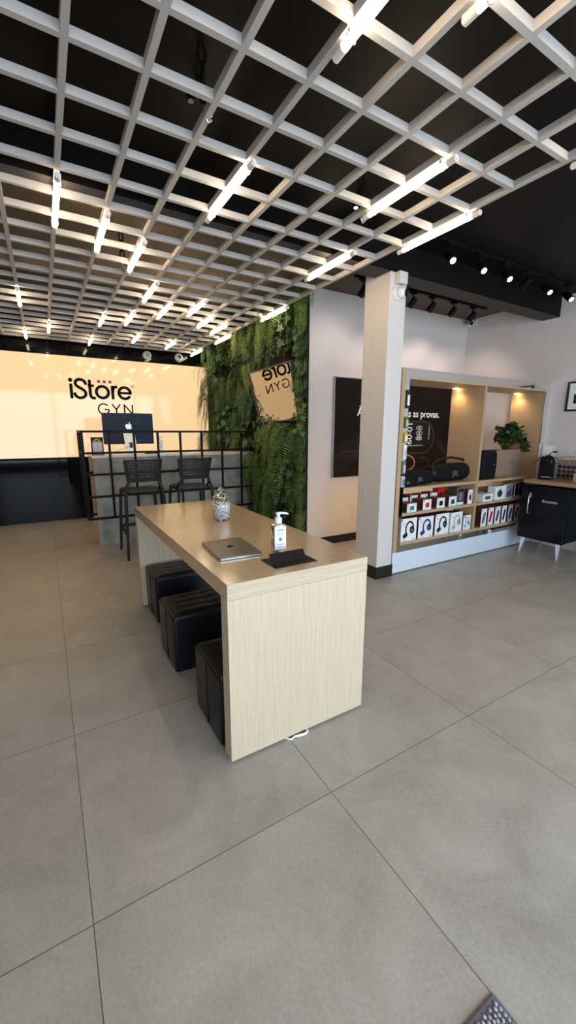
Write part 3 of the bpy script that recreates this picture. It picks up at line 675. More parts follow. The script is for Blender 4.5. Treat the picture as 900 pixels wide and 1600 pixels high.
# ------------------------------------------------------------------ bar stools
def make_stool(label, loc):
    t = thing('bar_stool', label, 'stool', loc, 0, 'dark bar stools at the counter')
    SZ = .79
    mb = MB(); loops = []
    for z, k in ((SZ-.035,.96),(SZ-.012,1.0),(SZ,.985)): loops.append([(x*k, y*k, z) for x, y in rrect(-.205,-.19,.205,.215,.05)])
    mb.ring(loops); mb.build('seat', M['plastic'], t, smooth=40)
    # perforated backrest: curved tapered sheet with rows of square holes
    nx, nz = 37, 17; mb = MB(); vs = []; fs = []
    def P(u, v):
        w = .172 + (.205-.172)*v; x = (2*u-1)*w
        return (x, -.205 - .035*v - .03*(1-(2*u-1)**2), .905 + .235*v - .012*(2*u-1)**2*0)
    us = [0] + [(k+.5)/nx if 0 else k/nx for k in range(1, nx)] + [1]
    for j in range(nz+1):
        for i in range(nx+1): vs.append(P(us[i], j/nz))
    for j in range(nz):
        for i in range(nx):
            if i % 2 == 1 and j % 2 == 1 and 2 < i < nx-3 and 1 < j < nz-1: continue
            a = j*(nx+1)+i; fs.append((a, a+1, a+nx+2, a+nx+1))
    mb.add(vs, fs); b = mb.build('backrest', M['plastic'], t)
    so = b.modifiers.new('thick', 'SOLIDIFY'); so.thickness = .012
    mb = MB(); mb.tube([P(0,0),P(0,.5),P(0,1)],.011,8).tube([P(1,0),P(1,.5),P(1,1)],.011,8).tube([P(u/8,1) for u in range(9)],.011,8).tube([P(u/8,0) for u in range(9)],.011,8); mb.build('rim', M['plastic'], b, smooth=60)
    for s in (-1, 1):
        mb = MB(); mb.tube([(s*.168,-.215,.90),(s*.178,-.222,.86),(s*.200,-.226,.80),(s*.212,-.228,.70),(s*.235,-.265,0)],[.015,.016,.018,.018,.015],10); mb.build('leg', M['plastic'], t, smooth=60)
        mb = MB(); mb.tube([(s*.192,.195,SZ-.012),(s*.205,.21,.65),(s*.235,.265,0)],[.018,.018,.015],10); mb.build('leg', M['plastic'], t, smooth=60)
        mb = MB(); mb.tube([(s*.17,-.21,.88),(s*.19,-.15,.83),(s*.19,-.08,SZ-.01)],.013,8); mb.build('back_support', M['plastic'], t, smooth=60)
        mb = MB(); mb.box((s*.222-.012,-.25,.29),(s*.222+.012,.25,.325)); mb.build('footrest', M['plastic'], t, bevel=.006)
    mb = MB(); mb.box((-.22,.238,.29),(.22,.262,.325)); mb.build('footrest', M['plastic'], t, bevel=.006)
    return t
st = make_stool('dark graphite bar stool with perforated back, directly before the desktop computer', (.935, 5.003, 0))
dup(st, (1.535, 5.003, 0), 0, 'dark graphite bar stool with perforated back, behind the glass candy jar')

# ------------------------------------------------------------------ display table
dt = thing('display_table', 'long pale oak display table with panel ends and thick top', 'table', (.96, 2.45, 0))
DO = (.96, 2.45, 0)
mb = MB(); mb.boxm((.5815,1.46,.785),(1.34,3.442,.857),{'y0':1,'y1':1}); mb.build('tabletop', [M['oak_y'], M['oak_x']], dt, DO, bevel=.002)
mb = MB(); mb.box((.5815,1.461,.012),(1.34,1.535,.784)); mb.build('end_panel', M['oak_v'], dt, DO, bevel=.002)
mb = MB(); mb.box((.5815,3.37,.012),(1.34,3.441,.784)); mb.build('end_panel', M['oak_v'], dt, DO, bevel=.002)
mb = MB()
for y in (1.5, 3.405):
    for x in (.65, 1.27): mb.cyl((x,y,0),(x,y,.013),.02,n=12)
mb.build('foot', M['black_metal'], dt, DO)
# poufs
def make_pouf(label, loc, rz):
    t = thing('pouf', label, 'pouf', loc, rz, 'black leather cube poufs under the table'); t.scale = (1, 1, 1)
    w = .175; H = .375; KX = 1.55
    mb = MB(); loops = []
    for z, k in ((.006,.975),(.02,1.0),(.18,1.012),(.345,1.005),(.364,.99),(.373,.96)): loops.append([(x*k, y*k, z) for x, y in rrect(-w,-w,w,w,.014)])
    mb.ring(loops, caps=(True, False))
    # tufted top
    N = 18; vs = []; fs = []; ww = w*.96
    for j in range(N+1):
        for i in range(N+1):
            x = -ww + 2*ww*i/N; y = -ww + 2*ww*j/N
            e = min(1, min(i, N-i, j, N-j)/2.0)
            tu = sum(math.exp(-((x-a)**2+(y-c)**2)/.0007) for a in (-.085,0,.085) for c in (-.085,0,.085))
            ln = max(math.exp(-min(abs(x-a) for a in (-.085,0,.085))**2/.00008), math.exp(-min(abs(y-a) for a in (-.085,0,.085))**2/.00008))
            vs.append((x, y, .373 + .012*e - .0055*tu*e - .0022*ln*e))
    for j in range(N):
        for i in range(N): a = j*(N+1)+i; fs.append((a,a+1,a+N+2,a+N+1))
    mb.add(vs, fs); mb.v = [(x*KX, y, z) for x, y, z in mb.v]; c = mb.build('leather_cover', M['leather'], t, smooth=35)
    mb = MB(); r = .004
    k = 1.007*w
    for sx, sy in ((1,1),(1,-1),(-1,1),(-1,-1)): mb.tube([(sx*(w-.004),sy*(w-.004),.02),(sx*(w-.003),sy*(w-.003),.36)], r, 6)
    mb.tube([(-w,-w+.01,.362),(-w+.01,-w,.362),(w-.01,-w,.362),(w,-w+.01,.362),(w,w-.01,.362),(w-.01,w,.362),(-w+.01,w,.362),(-w,w-.01,.362)], r*.9, 6, closed=True)
    mb.tube([(-w-.0015,0,.02),(-w-.002,0,.36)], r*.6, 6); mb.v = [(x*KX, y, z) for x, y, z in mb.v]; mb.build('piping', M['leather'], t, smooth=60)
    mb = MB()
    for a in (-.085,0,.085):
        for b in (-.085,0,.085): mb.sphere((a,b,.3785),.005,8,6,0,None,(1,1,.5))
    mb.v = [(x*KX, y, z) for x, y, z in mb.v]; mb.build('button', M['leather'], t, smooth=60)
    return t
pf = make_pouf('black leather cube pouf nearest the viewer, behind the near table end', (.575+.272, 1.745, 0), 0)
dup(pf, (.555+.272, 2.445, 0), 0, 'black leather cube pouf in the middle of the three under the table')
dup(pf, (.615+.272, 3.165, 0), 0, 'black leather cube pouf beside the far table end')

# laptop
lt = thing('laptop', 'closed grey laptop lying on the oak table', 'laptop', (.79, 1.915, .857), rad(-4))
mb = MB(); mb.prism(rrect(-.113,-.163,.113,.163,.012), .0075, Matrix.Translation((0,0,.0025))); mb.build('base', M['laptop_edge'], lt, bevel=.001)
mb = MB(); mb.prism(rrect(-.113,-.163,.113,.163,.012), .006, Matrix.Translation((0,0,.0108))); ld = mb.build('lid', M['laptop'], lt, bevel=.001)
mb = MB(); apple(mb, Matrix.Translation((-.018,.01,.0169)) @ Matrix.Rotation(rad(-90),4,'Z') @ Matrix.Translation((0,-.0,0)), .044, .0004); mb.build('lid_logo', M['logo_dark'], ld)
mb = MB()
for x in (-.09,.09):
    for y in (-.14,.14): mb.cyl((x,y,0),(x,y,.003),.008,n=10)
mb.build('foot', M['black_metal'], lt)

# candy jar
jr = thing('candy_jar', 'ribbed glass candy jar with lid filled with wrapped sweets', 'jar', (1.02, 2.62, .857))
op = [(.050,.0),(.054,.008),(.066,.06),(.0725,.098),(.071,.118),(.062,.132),(.052,.140),(.054,.150)]
mb = MB(); mb.lathe(op, n=96, ribs=24, ribamp=.022, caps=(True, True)); mb.build('jar_body', M['jar'], jr, smooth=60)
mb = MB(); mb.lathe([(.050,.150),(.060,.153),(.061,.162),(.055,.172),(.036,.186),(.014,.192),(.012,.198),(.022,.207),(.024,.218),(.014,.230),(.004,.233)], n=36); mb.build('jar_lid', M['jar'], jr, smooth=50)
mb = MB(); mb.box((-.019,-.0065,-.0035),(.019,.0065,.0035)); T = faceY((0,-.0067,0)); mb.stroke([(-.012,0),(.010,0)],.002,T,1); T2 = Matrix.Translation((0,0,.0037)); mb.stroke([(-.013,0),(.012,0)],.004,T2,1); mb.stroke([(-.0165,-.006),(-.0165,.006)],.002,T2,1); mb.stroke([(.0165,-.006),(.0165,.006)],.002,T2,1)  # wrapper print, plus dark end stripes painting the gap shade between sweets
cand = mb.build('wrapped_candy', [M['candy'], M['candy_print_gap_dark']]); tag(cand, 'white wrapped sweet inside the ribbed glass jar', 'sweet', 'white wrapped sweets in the jar')
random.seed(3); n = 0
for lay in range(10):
    z = .014 + lay*.0108; R = .046 + (.066-.046)*min(1, z/.095) - .005
    for k in range(10):
        a = 2*PI*k/10 + lay*.6 + random.uniform(-.2,.2); rr = R*random.uniform(.78,.84) if k % 5 else R*random.uniform(.1,.5)
        o = cand if n == 0 else cand.copy()
        if n: C.objects.link(o)
        o.location = (1.02 + rr*math.cos(a), 2.62 + rr*math.sin(a), .857 + z + random.uniform(-.002,.002))
        o.rotation_euler = (random.uniform(-.8,.8), random.uniform(-.8,.8), a + PI/2 + random.uniform(-.7,.7)); n += 1

make_sanitizer('sanitizer_bottle', 'clear pump bottle with white label on the oak display table', (.995, 1.765, .857), rad(-3), 1.0)
# black leatherette holder with raised flap
bh = thing('bill_holder', 'black leatherette holder with raised flap on the table edge', 'holder', (.965, 1.605, .857))
mb = MB(); mb.box((-.115,-.072,0),(.115,.075,.004)); mb.build('base', M['black_card'], bh, bevel=.001)
mb = MB(); fl = [(-.112,-.040,.005),(.080,-.030,.005),(.090,.018,.042),(-.108,.006,.046)]
up = [(x-.0, y-.002, z+.003) for x, y, z in fl]; mb.ring([fl, up]); mb.build('flap', M['black_card'], bh)
mb = MB(); mb.cyl((.088,-.045,.004),(.088,-.045,.006),.004,n=10); mb.build('snap_button', M['black_metal'], bh)
# white cable under the table edge
mb = MB(); mb.tube([(.80,1.60,.006),(.862,1.475,.006),(.886,1.447,.006),(.910,1.455,.007),(.940,1.448,.007),(.968,1.444,.007),(.984,1.452,.007),(.988,1.475,.007),(.985,1.60,.006)],[.004,.004,.005,.005,.0065,.0065,.006,.005,.004],8)
tag(mb.build('electric_cable', M['white'], smooth=60), 'white cable on the floor peeking from under the oak table', 'cable')

# ------------------------------------------------------------------ column devices
mb = MB(); mb.box((2.797,2.80,2.745),(2.895,2.86,2.842)); tag(mb.build('junction_box', M['column'], bevel=.003), 'white junction box at the top of the column', 'box')
dc = thing('dome_camera', 'white dome camera with dark lens on the column front', 'camera', (2.825, 2.861, 2.672))
mb = MB(); mb.cyl((0,0,0),(0,-.03,0),.062,.058,24); mb.build('base', M['white_cam'], dc, smooth=40)
mb = MB(); mb.sphere((.012,-.05,.0),.048,20,12); bl = mb.build('ball', M['white_cam'], dc, smooth=60)
d = Vector((.55,-.80,-.12)).normalized(); c0 = Vector((.012,-.05,0))
mb = MB(); mb.cyl(tuple(c0+d*.030),tuple(c0+d*.052),.032,n=20); mb.build('lens', M['gloss_black'], bl, smooth=40)

def far_camera(x, z, label):
    t = thing('dome_camera', label, 'camera', (x, YP, z))
    mb = MB(); mb.cyl((0,0,0),(0,-.035,0),.068,n=20); mb.build('base', M['white_cam'], t, smooth=40)
    mb = MB(); mb.sphere((0,-.06,0),.062,20,12); b = mb.build('ball', M['white_cam'], t, smooth=60)
    mb = MB(); mb.cyl((-.01,-.105,.0),(-.012,-.126,-.003),.036,n=18); mb.build('lens', M['gloss_black'], b, smooth=40)
far_camera(1.655, 2.725, 'white dome camera high on the back wall, nearer the logo')
far_camera(2.20, 2.735, 'white dome camera high on the back wall, beside the ferns')
bc = thing('bullet_camera', 'small white camera in the corner where the white walls meet', 'camera', (XR+.001, 4.05, 3.02))
mb = MB(); mb.box((-.03,-.06,-.03),(0,.06,.04)).tube([(-.02,0,0),(-.08,-.02,-.01)],.014,8); mb.build('bracket', M['white_cam'], bc, bevel=.004)
mb = MB(); d = Vector((-.75,-.5,-.25)).normalized(); c0 = Vector((-.06,-.01,.0)); mb.cyl(tuple(c0),tuple(c0+d*.13),.032,n=16); bb = mb.build('housing', M['white_cam'], bc, smooth=40)
mb = MB(); mb.cyl(tuple(c0+d*.128),tuple(c0+d*.134),.026,n=16); mb.build('lens', M['gloss_black'], bb, smooth=40)
mb = MB(); mb.box((-.10,.02,-.05),(-.02,.10,-.0)); mb.build('cable_box', M['white_cam'], bc, bevel=.004)

# ------------------------------------------------------------------ track lighting
def track(x0, x1, y, label):
    mb = MB(); mb.box((x0, y-.017, ZC-.022), (x1, y+.017, ZC)); tag(mb.build('track_rail', M['black_metal'], bevel=.002), label, 'rail')
track(3.02, 5.26, 2.59, 'black ceiling track rail carrying the lit spotlights')
track(2.98, 5.22, 3.63, 'black ceiling track rail behind the beam')
def make_spot(label, loc, d, lit, group):
    t = thing('track_spotlight', label, 'spotlight', loc, 0, group)
    d = Vector(d).normalized()
    mb = MB(); mb.box((-.055,-.016,-.042),(.055,.016,-.022)).box((-.02,-.018,-.05),(.02,.018,-.04)); mb.build('adapter', M['black_metal'], t, bevel=.002)
    mb = MB(); mb.cyl((0,0,-.045),(0,0,-.12),.008,n=8); mb.build('stem', M['black_metal'], t)
    c0 = Vector((0,0,-.13)) - d*.05; c1 = c0 + d*.12
    mb = MB(); mb.tube([tuple(c0),tuple(c0+d*.03),tuple(c1)],[.026,.034,.036],16); h = mb.build('lamp_head', M['black_metal'], t, smooth=40)
    mb = MB(); mb.cyl(tuple(c1+d*.0005),tuple(c1+d*.004),.024,n=16); mb.build('lens', M['lamp_lens'] if lit else M['lamp_off'], h, smooth=40)
    return t
ordn = ['first', 'second', 'third', 'fourth', 'fifth', 'sixth']
for k, x in enumerate((3.16, 3.59, 3.99, 4.35, 4.71, 5.15)):
    lit = k != 3
    make_spot(('lit' if lit else 'unlit') + ' black spotlight on the front track, %s counting from the tube lights' % ordn[k], (x, 2.59, ZC), (-.18+.02*k, -.75, -.75) if lit else (.1, .9, -.6), lit, 'spotlights on the front track')
for k, x in enumerate((3.10, 3.855, 4.184, 4.57, 4.959)):
    make_spot('unlit black spotlight on the track behind the beam, ' + ('visible beside the column' if k == 0 else '%s past the column' % ordn[k-1]), (x, 3.63, ZC), (-.25, .55, -.8), False, 'spotlights on the rear track')

# ------------------------------------------------------------------ poster
po = thing('wall_poster', 'wide black poster with white sentence and a watch picture', 'poster', (4.25, YW, .88))
PO = (4.25, YW, .88)
mb = MB(); mb.box((3.115, YW-.03, .875), (5.40, YW, 2.125)); mb.build('backing_board', M['poster_edge'], po, PO)
mb = MB(); mb.quad((3.13,YW-.031,.885),(5.39,YW-.031,.885),(5.39,YW-.031,2.115),(3.13,YW-.031,2.115)); mb.build('print', M['poster'], po, PO)
T = faceY((3.49, YW-.0325, 1.665)); mb = text_mb('À prova de todas as provas.', .14, 0, T, None, .0018, .001, width=1.57); mb.build('slogan_lettering', M['poster_white'], po, PO)
def pp(dy): return faceY((0, YW-.0315-dy, 0))
mb = MB()
mb.flat(rrect(3.62,1.10,5.02,1.62,.22), pp(0), 0)                                  # case
mb.flat(rrect(3.70,1.02,4.98,1.30,.10), pp(.0003), 0)
mb.flat([(3.13,.885),(3.62,1.15),(3.66,1.50),(3.50,1.42),(3.13,1.28)], pp(.0002), 0)  # strap
mb.flat([(4.98,1.16),(5.02,1.45),(5.36,1.22),(5.38,.92),(5.10,1.0)], pp(.0002), 0)
mb.stroke(rrect(3.66,1.16,4.97,1.60,.20), .02, pp(.0006), 1, closed=True)
mb.stroke(arc(4.02,1.02,.9,.12,-20,40,14), .015, pp(.0006), 1)
for k in range(7):
    x = 5.06 + k*.028; mb.stroke([(x,1.34-k*.018),(x+.07,1.20-k*.02)], .007, pp(.0008), 1)
    mb.stroke(arc(3.30+.045*k,1.02,.10,.20,60,150,8), .006, pp(.0008), 1)
mb.build('watch_picture', [M['poster_dark'], M['poster_grey']], po, PO)
mb = MB(); mb.flat(rrect(3.72,1.245,4.90,1.60,.16), pp(.001), 0); mb.build('watch_dial', M['poster_dial'], po, PO)
mb = MB(); T0 = Matrix.Translation((0,0,.0)); text_mb('10:09', .155, 0, pp(.0016) @ Matrix.Translation((4.41,1.575,0)) @ Matrix.Rotation(rad(-90),4,'Z'), mb, 0, .0006, width=.29)
for cz in (1.515,1.44,1.37):
    mb.stroke(arc(4.66,cz,.062,.026,20,340,24), .007, pp(.0016)); mb.flat(circ(4.66,cz,.016,8,.011), pp(.0016))
for k in range(8): a = 2*PI*k/8; mb.stroke([(4.66+.026*math.cos(a),1.37+.016*math.sin(a)),(4.66+.05*math.cos(a),1.37+.03*math.sin(a))],.005,pp(.0017))
for k in range(30):
    x = 3.86+k*.03; mb.stroke([(x,1.275),(x+.008,1.258)],.008,pp(.0016))
for k in range(9): mb.stroke([(4.855,1.36+k*.022),(4.875,1.36+k*.022)],.007,pp(.0016))
mb.build('dial_marks', M['poster_white'], po, PO)
mb = MB(); mb.stroke(arc(4.40,1.02,.20,.115,0,360,36)[:-1], .022, pp(.0018), closed=True); mb.build('orange_ring', M['poster_orange'], po, PO)

# ------------------------------------------------------------------ shelf unit
YS, YSB = 2.87, 3.31
su = thing('display_shelf', 'oak display shelf unit with mirrored edges and white plinth', 'shelf unit', (4.25, 3.09, 0))
SO = (4.25, 3.09, 0)
XL, XE = 2.968, 5.575
mb = MB(); mb.box((XL,YS,.235),(3.018,YSB,2.062)); mb.build('side_panel', M['shelf_v'], su, SO)
mb = MB(); mb.box((5.505,YS+.004,.235),(5.575,YSB,2.062)); mb.build('side_panel', M['shelf_v'], su, SO)
mb = MB(); mb.box((4.262,YS+.003,.30),(4.300,YSB,2.0)); mb.build('divider', M['shelf_v'], su, SO)
mb = MB(); mb.box((3.018,YS+.004,1.965),(5.505,YSB,2.062)); mb.build('top_panel', M['shelf_x'], su, SO)
for z0, z1, nm in ((.878,.906,'shelf'),(.612,.640,'shelf'),(.300,.332,'shelf')):
    for a, b in ((3.018,4.262),(4.300,5.505)):
        mb = MB(); mb.box((a,YS+.005,z0),(b,YSB,z1)); mb.build(nm, M['shelf_x'], su, SO)
mb = MB(); mb.box((3.018,YSB-.012,.332),(5.505,YSB,.74)); mb.build('back_panel', M['shelf_x'], su, SO)
mb = MB(); mb.box((2.972,YS+.002,.012),(5.575,YSB-.02,.235)); mb.build('plinth', M['white_gloss'], su, SO, bevel=.002)
mb = MB()
for x in (3.4,3.95,4.6,5.1): mb.cyl((x,YS+.03,0),(x,YS+.03,.014),.012,n=10)
mb.build('foot', M['steel'], su, SO)
mb = MB(); mb.box((3.018,YS-.004,.235),(3.068,YS+.004,2.062)); mb.build('mirror_strip', M['mirror_trim'], su, SO)
mb = MB(); mb.box((3.068,YS-.004,1.988),(5.575,YS+.003,2.062)); mb.build('mirror_strip', M['mirror_trim'], su, SO)
mb = MB(); mb.box((5.500,YS-.004,.235),(5.575,YS+.003,1.988)); mb.build('mirror_strip', M['mirror_trim'], su, SO)
mb = MB(); mb.box((3.068,YS-.004,.235),(5.500,YS+.003,.298)); mb.build('mirror_strip', M['mirror_trim'], su, SO)
for x in (4.215, 5.46):
    mb = MB(); mb.cyl((x,3.22,1.957),(x,3.22,1.966),.03,n=20); mb.build('puck_light', M['puck'], su, SO, smooth=40)

# hanging accessories on the left strip
def hang(z0, z1, cols, label, dx=0.0):
    t = thing('hanging_accessory', label, 'accessory', (3.043+dx, YS-.006, z0), 0, 'accessories hung on the shelf edge')
    w = .021; h = z1-z0
    mb = MB(); mb.box((-w,-.016,0),(w,-.002,h)); mb.build('package', cols[0], t, bevel=.002)
    mb = MB(); mb.box((-w*.55,-.0185,h*.15),(w*.8,-.0165,h*.72)); mb.build('printed_label', cols[1], t)
    mb = MB(); mb.tube([(0,.003,h-.012),(0,-.03,h-.012)],.002,6); mb.build('hook', M['chrome'], t)
hang(1.69,1.86,(M['p_black'],M['white']),'black accessory with white tag, topmost on the shelf edge strip')
hang(1.50,1.61,(M['leaf1'],M['p_beige']),'green accessory package on the shelf edge strip, second from top')
hang(1.36,1.46,(M['p_yellow'],M['card_white']),'yellow accessory package hung on the shelf edge strip')
hang(1.20,1.34,(M['card_white'],M['silver']),'white accessory package below the yellow one on the strip')
hang(1.05,1.18,(M['p_grey'],M['silver']),'grey accessory package hung level with the speakers')
hang(.92,1.03,(M['silver'],M['p_grey']),'silver accessory package, lowest on the shelf edge strip')

# ------------------------------------------------------------------ speakers on the main shelf
Z1 = .906
def barrel_speaker(name, label, loc, L, R, rz, group=None, handle=False, logo=.05, sq=1.0):
    t = thing(name, label, 'speaker', loc, rz, group)
    mb = MB(); K = 20; loops = []
    for k in range(K+1):
        u = -1 + 2*k/K; r = R*(1-.16*abs(u)**3)
        loops.append([(u*L/2*.94, r*sq*math.cos(a), R + r*math.sin(a)) for a in [2*PI*i/28 for i in range(28)]])
    mb.ring(loops); mb.build('body', M['speaker_cloth'], t, smooth=50)
    for s in (-1, 1):
        mb = MB(); mb.cyl((s*L*.468,0,R),(s*L*.5,0,R),R*.86,R*.70,24); mb.cyl((s*L*.455,0,R),(s*L*.47,0,R),R*.90,R*.88,24); mb.build('end_radiator', M['speaker_rubber'], t, smooth=40)
    mb = text_mb('JBL', logo, 0, Matrix.Translation((0,-R*sq*1.003,R*.95)) @ faceY((-logo*.85,0,-logo*.36)), None, .001, .003)
    mb.build('logo', M['logo_grey'], t)
    mb = MB(); mb.box((-L*.3,-R*.3,0),(L*.3,R*.3,R*.12)); mb.build('foot', M['speaker_rubber'], t)
    if handle:
        mb = MB(); mb.tube([(-L*.47,0,R*1.2),(-L*.44,0,R*1.75),(-L*.30,0,R*2.35),(0,0,R*2.62),(L*.30,0,R*2.35),(L*.44,0,R*1.75),(L*.47,0,R*1.2)],[.012,.013,.013,.013,.013,.013,.012],10); mb.build('handle', M['speaker_rubber'], t, smooth=60)
    return t
barrel_speaker('boombox_speaker', 'large black boombox speaker with carry handle and JBL lettering', (4.02, 3.07, Z1), .74, .103, 0, None, True, .085)
barrel_speaker('portable_speaker', 'black cylinder speaker with JBL lettering in front of the boombox', (3.375, 2.985, Z1), .40, .078, rad(-4), 'black portable speakers', False, .055)
barrel_speaker('portable_speaker', 'small black cylinder speaker at the left end of the shelf', (3.16, 2.925, Z1), .235, .054, rad(-10), 'black portable speakers', False, .034)
barrel_speaker('portable_speaker', 'black cylinder speaker between the lettered one and the boombox', (3.52, 3.17, Z1), .36, .072, rad(6), 'black portable speakers', False, .045)
us = thing('upright_speaker', 'tall black upright speaker standing beside the shelf divider', 'speaker', (4.545, 2.99, Z1))
mb = MB(); mb.ring([[(x*k,y*k,z) for x, y in rrect(-.15,-.085,.15,.085,.05)] for z, k in ((0,.93),(.02,1),(.16,1.04),(.30,1.0),(.325,.93),(.335,.85))]); mb.build('body', M['speaker_cloth'], us, smooth=50)
mb = MB(); mb.box((.06,-.0905,.165),(.08,-.086,.185)); mb.build('badge', M['logo_grey'], us)
mb = MB(); mb.tube([(-.13,-.05,.325),(-.12,-.05,.34),(.13,-.05,.34),(.14,-.05,.325)],.012,8); mb.build('handle', M['speaker_rubber'], us, smooth=60)
kb = thing('cardboard_box', 'flat kraft cardboard box with a printed line drawing', 'box', (5.10, 3.03, Z1), 0)
mb = MB(); mb.box((-.38,0,0),(.325,.08,.335)); mb.build('carton', M['kraft'], kb, bevel=.003)
mb = MB(); T = faceY((0,-.0008,0)); LW = .0035
mb.stroke([(-.21,.10),(.12,.20),(.14,.185),(-.19,.085),(-.21,.10)],LW,T); mb.stroke([(-.12,.09),(-.03,.055),(-.02,.065),(-.09,.115)],LW,T); mb.stroke([(-.10,.12),(-.06,.065)],LW,T); mb.stroke([(.06,.175),(.12,.192)],LW,T)
mb.build('line_drawing', M['kraft_line'], kb)
mb = MB(); mb.tube([(.325,.04,.13),(.345,.04,.12),(.347,.04,.10),(.325,.04,.09)],.003,6); mb.build('string_tie', M['kraft_line'], kb, smooth=60)
pt = thing('potted_plant', 'leafy dark green potted plant rising behind the cardboard box', 'plant', (5.37, 3.14, Z1))
# keep the pot clear of the box: it stands in the rear corner
pt.location = (5.30, 3.20, Z1)
mb = MB(); mb.lathe([(.035,0),(.042,.02),(.05,.10),(.052,.105),(.047,.105),(.045,.09)], n=20, caps=(True, True)); mb.build('pot', M['p_grey'], pt, smooth=40)
random.seed(31); mb = MB(); ml = MB()
for i in range(78):
    a = random.uniform(0, 2*PI); e = rad(random.uniform(-10, 85)); R = random.uniform(.6, 1)
    tip = Vector((-.06 + math.cos(a)*math.cos(e)*R*.27, -.10 + math.sin(a)*math.cos(e)*R*.14, .44 + math.sin(e)*R*.20))
    if i % 12 == 0: tip = Vector((.10 + random.uniform(-.02,.03), -.20, random.uniform(.30,.38)))
    if tip.x > .15: tip.x = .15 - random.random()*.1
    if tip.z < .36 and tip.x < .04: tip.z = .355 + random.random()*.07
    mb.tube([(0,0,.09),(tip.x*.3,tip.y*.15,.33),tuple(tip)],.0022,5)
    for q in range(4):
        T = Matrix.Translation(tip + Vector((random.uniform(-.03,.03),random.uniform(-.03,.03),random.uniform(-.03,.03)))) @ Matrix.Rotation(random.uniform(0,6.28),4,'Z') @ Matrix.Rotation(random.uniform(.2,1.5),4,'X') @ Matrix.Scale(random.uniform(.05,.075),4)
        c = [(x*1.6, y-.1, .12*abs(x)) for x, y in OVAL]; ml.add([(0,.4,0)]+c, [(0,1+k,1+(k+1) % len(c)) for k in range(len(c))], 0, T)
mb.build('stem', M['plant'], pt); ml.build('foliage', M['plant'], pt)

# ------------------------------------------------------------------ product boxes
def headphone(mb, T, w, h, m, m2=None):
    m2 = m2 or m
    mb.stroke(arc(w*.06,h*.52,w*.24,h*.32,-20,205,22), w*.09, T, m)
    mb.flat([(w*.06+ (x*math.cos(.35)-y*math.sin(.35)), h*.42 + (x*math.sin(.35)+y*math.cos(.35))) for x, y in circ(w*.16,0,w*.15,20,h*.17)], T, m)
    mb.flat([(-w*.20+ (x*math.cos(.5)-y*math.sin(.5)), h*.26 + (x*math.sin(.5)+y*math.cos(.5))) for x, y in rrect(-w*.15,-h*.10,w*.15,h*.10,w*.07)], T, m)
    mb.flat(circ(w*.205,h*.46,w*.07), T @ Matrix.Translation((0,0,.0004)), m2)
def product(name, label, x0, x1, z0, z1, depth, side, top, decor, group, y=YS+.035, mats_extra=(), cat='box'):
    """box whose printed front faces the room; decor(mb, T, w, h) draws the print"""
    w = x1-x0; h = z1-z0
    t = thing(name, label, cat, ((x0+x1)/2, y, z0), 0, group)
    mb = MB(); mb.boxm((-w/2,0,0),(w/2,depth,h),{'y0':0,'x0':1,'x1':1,'y1':1,'z1':2,'z0':0})
    mb.build('carton', [M['card_white'] if not mats_extra else mats_extra[0], side, top], t)
    mb = MB(); decor(mb, faceY((0,-.0006,0)), w, h)
    mb.build('front_lettering', PR, t)
    return t
PR = [M['p_red'],M['p_black'],M['p_navy'],M['p_teal'],M['p_darkteal'],M['p_silver'],M['p_lightblue'],M['p_slate'],M['p_purple'],M['p_green'],M['p_grey'],M['p_beige'],M['card_white'],M['grey_ink']]
RED,BLK,NAV,TEA,DTE,SIL,LBL,SLA,PUR,GRE,GRY,BEI,WHI,INK = range(14)
def mark(mb, T, w, h, s=.018): mb.flat([(-w/2+.008,h-.008-s),(-w/2+.008+s,h-.008-s),(-w/2+.008+s,h-.008),(-w/2+.008,h-.008)], T, RED)
def fine(mb, T, w, h):
    mb.stroke([(-w*.42,h*.05),(-w*.1,h*.05)],.005,T,INK); mb.stroke([(w*.25,h*.06),(w*.42,h*.06)],.006,T,INK)
def hp(c, c2=None, red=True):
    def f(mb, T, w, h):
        headphone(mb, T, w, h, c, c2 if c2 is not None else GRY); fine(mb, T, w, h)
        if red: mark(mb, T, w, h)
        mb.stroke([(-w*.40,h*.80),(-w*.18,h*.80)],.004,T,INK); mb.stroke([(-w*.40,h*.76),(-w*.22,h*.76)],.003,T,INK)
    return f
def cubespk(c):
    def f(mb, T, w, h):
        mb.flat(rrect(-w*.18,h*.22,w*.26,h*.70,w*.08), T, c); mb.stroke(arc(-w*.22,h*.46,w*.10,h*.12,60,300,12), .004, T, c)
        mb.flat(rrect(-w*.06,h*.34,w*.16,h*.58,w*.05), T @ Matrix.Translation((0,0,.0004)), c)
        mark(mb, T, w, h, .014); mb.stroke([(w*.30,h*.86),(w*.40,h*.86)],.008,T,c); mb.stroke([(-w*.35,h*.10),(-w*.02,h*.10)],.004,T,INK)
    return f
def tallspk(c, c2):
    def f(mb, T, w, h):
        R = T @ Matrix.Translation((0,h*.48,0)) @ Matrix.Rotation(rad(-14),4,'Z')
        mb.flat(rrect(-w*.21,-h*.32,w*.21,h*.32,w*.18), R, c); mb.flat(circ(0,-h*.24,w*.13,16,h*.05), R @ Matrix.Translation((0,0,.0004)), c2)
        for k in range(5): mb.stroke([(-w*.17,-h*.12+k*h*.08),(w*.17,-h*.12+k*h*.08)],.0035,R @ Matrix.Translation((0,0,.0004)),c2)
        mark(mb, T, w, h, .016); mb.stroke([(-w*.38,h*.05),(w*.05,h*.05)],.005,T,INK)
    return f
G1 = 'speaker cartons on the upper box shelf'; G2 = 'headphone cartons on the bottom shelf'; G3 = 'tall speaker cartons on the bottom shelf'; G4 = 'phone cartons beside the fridge'
ZA = .640
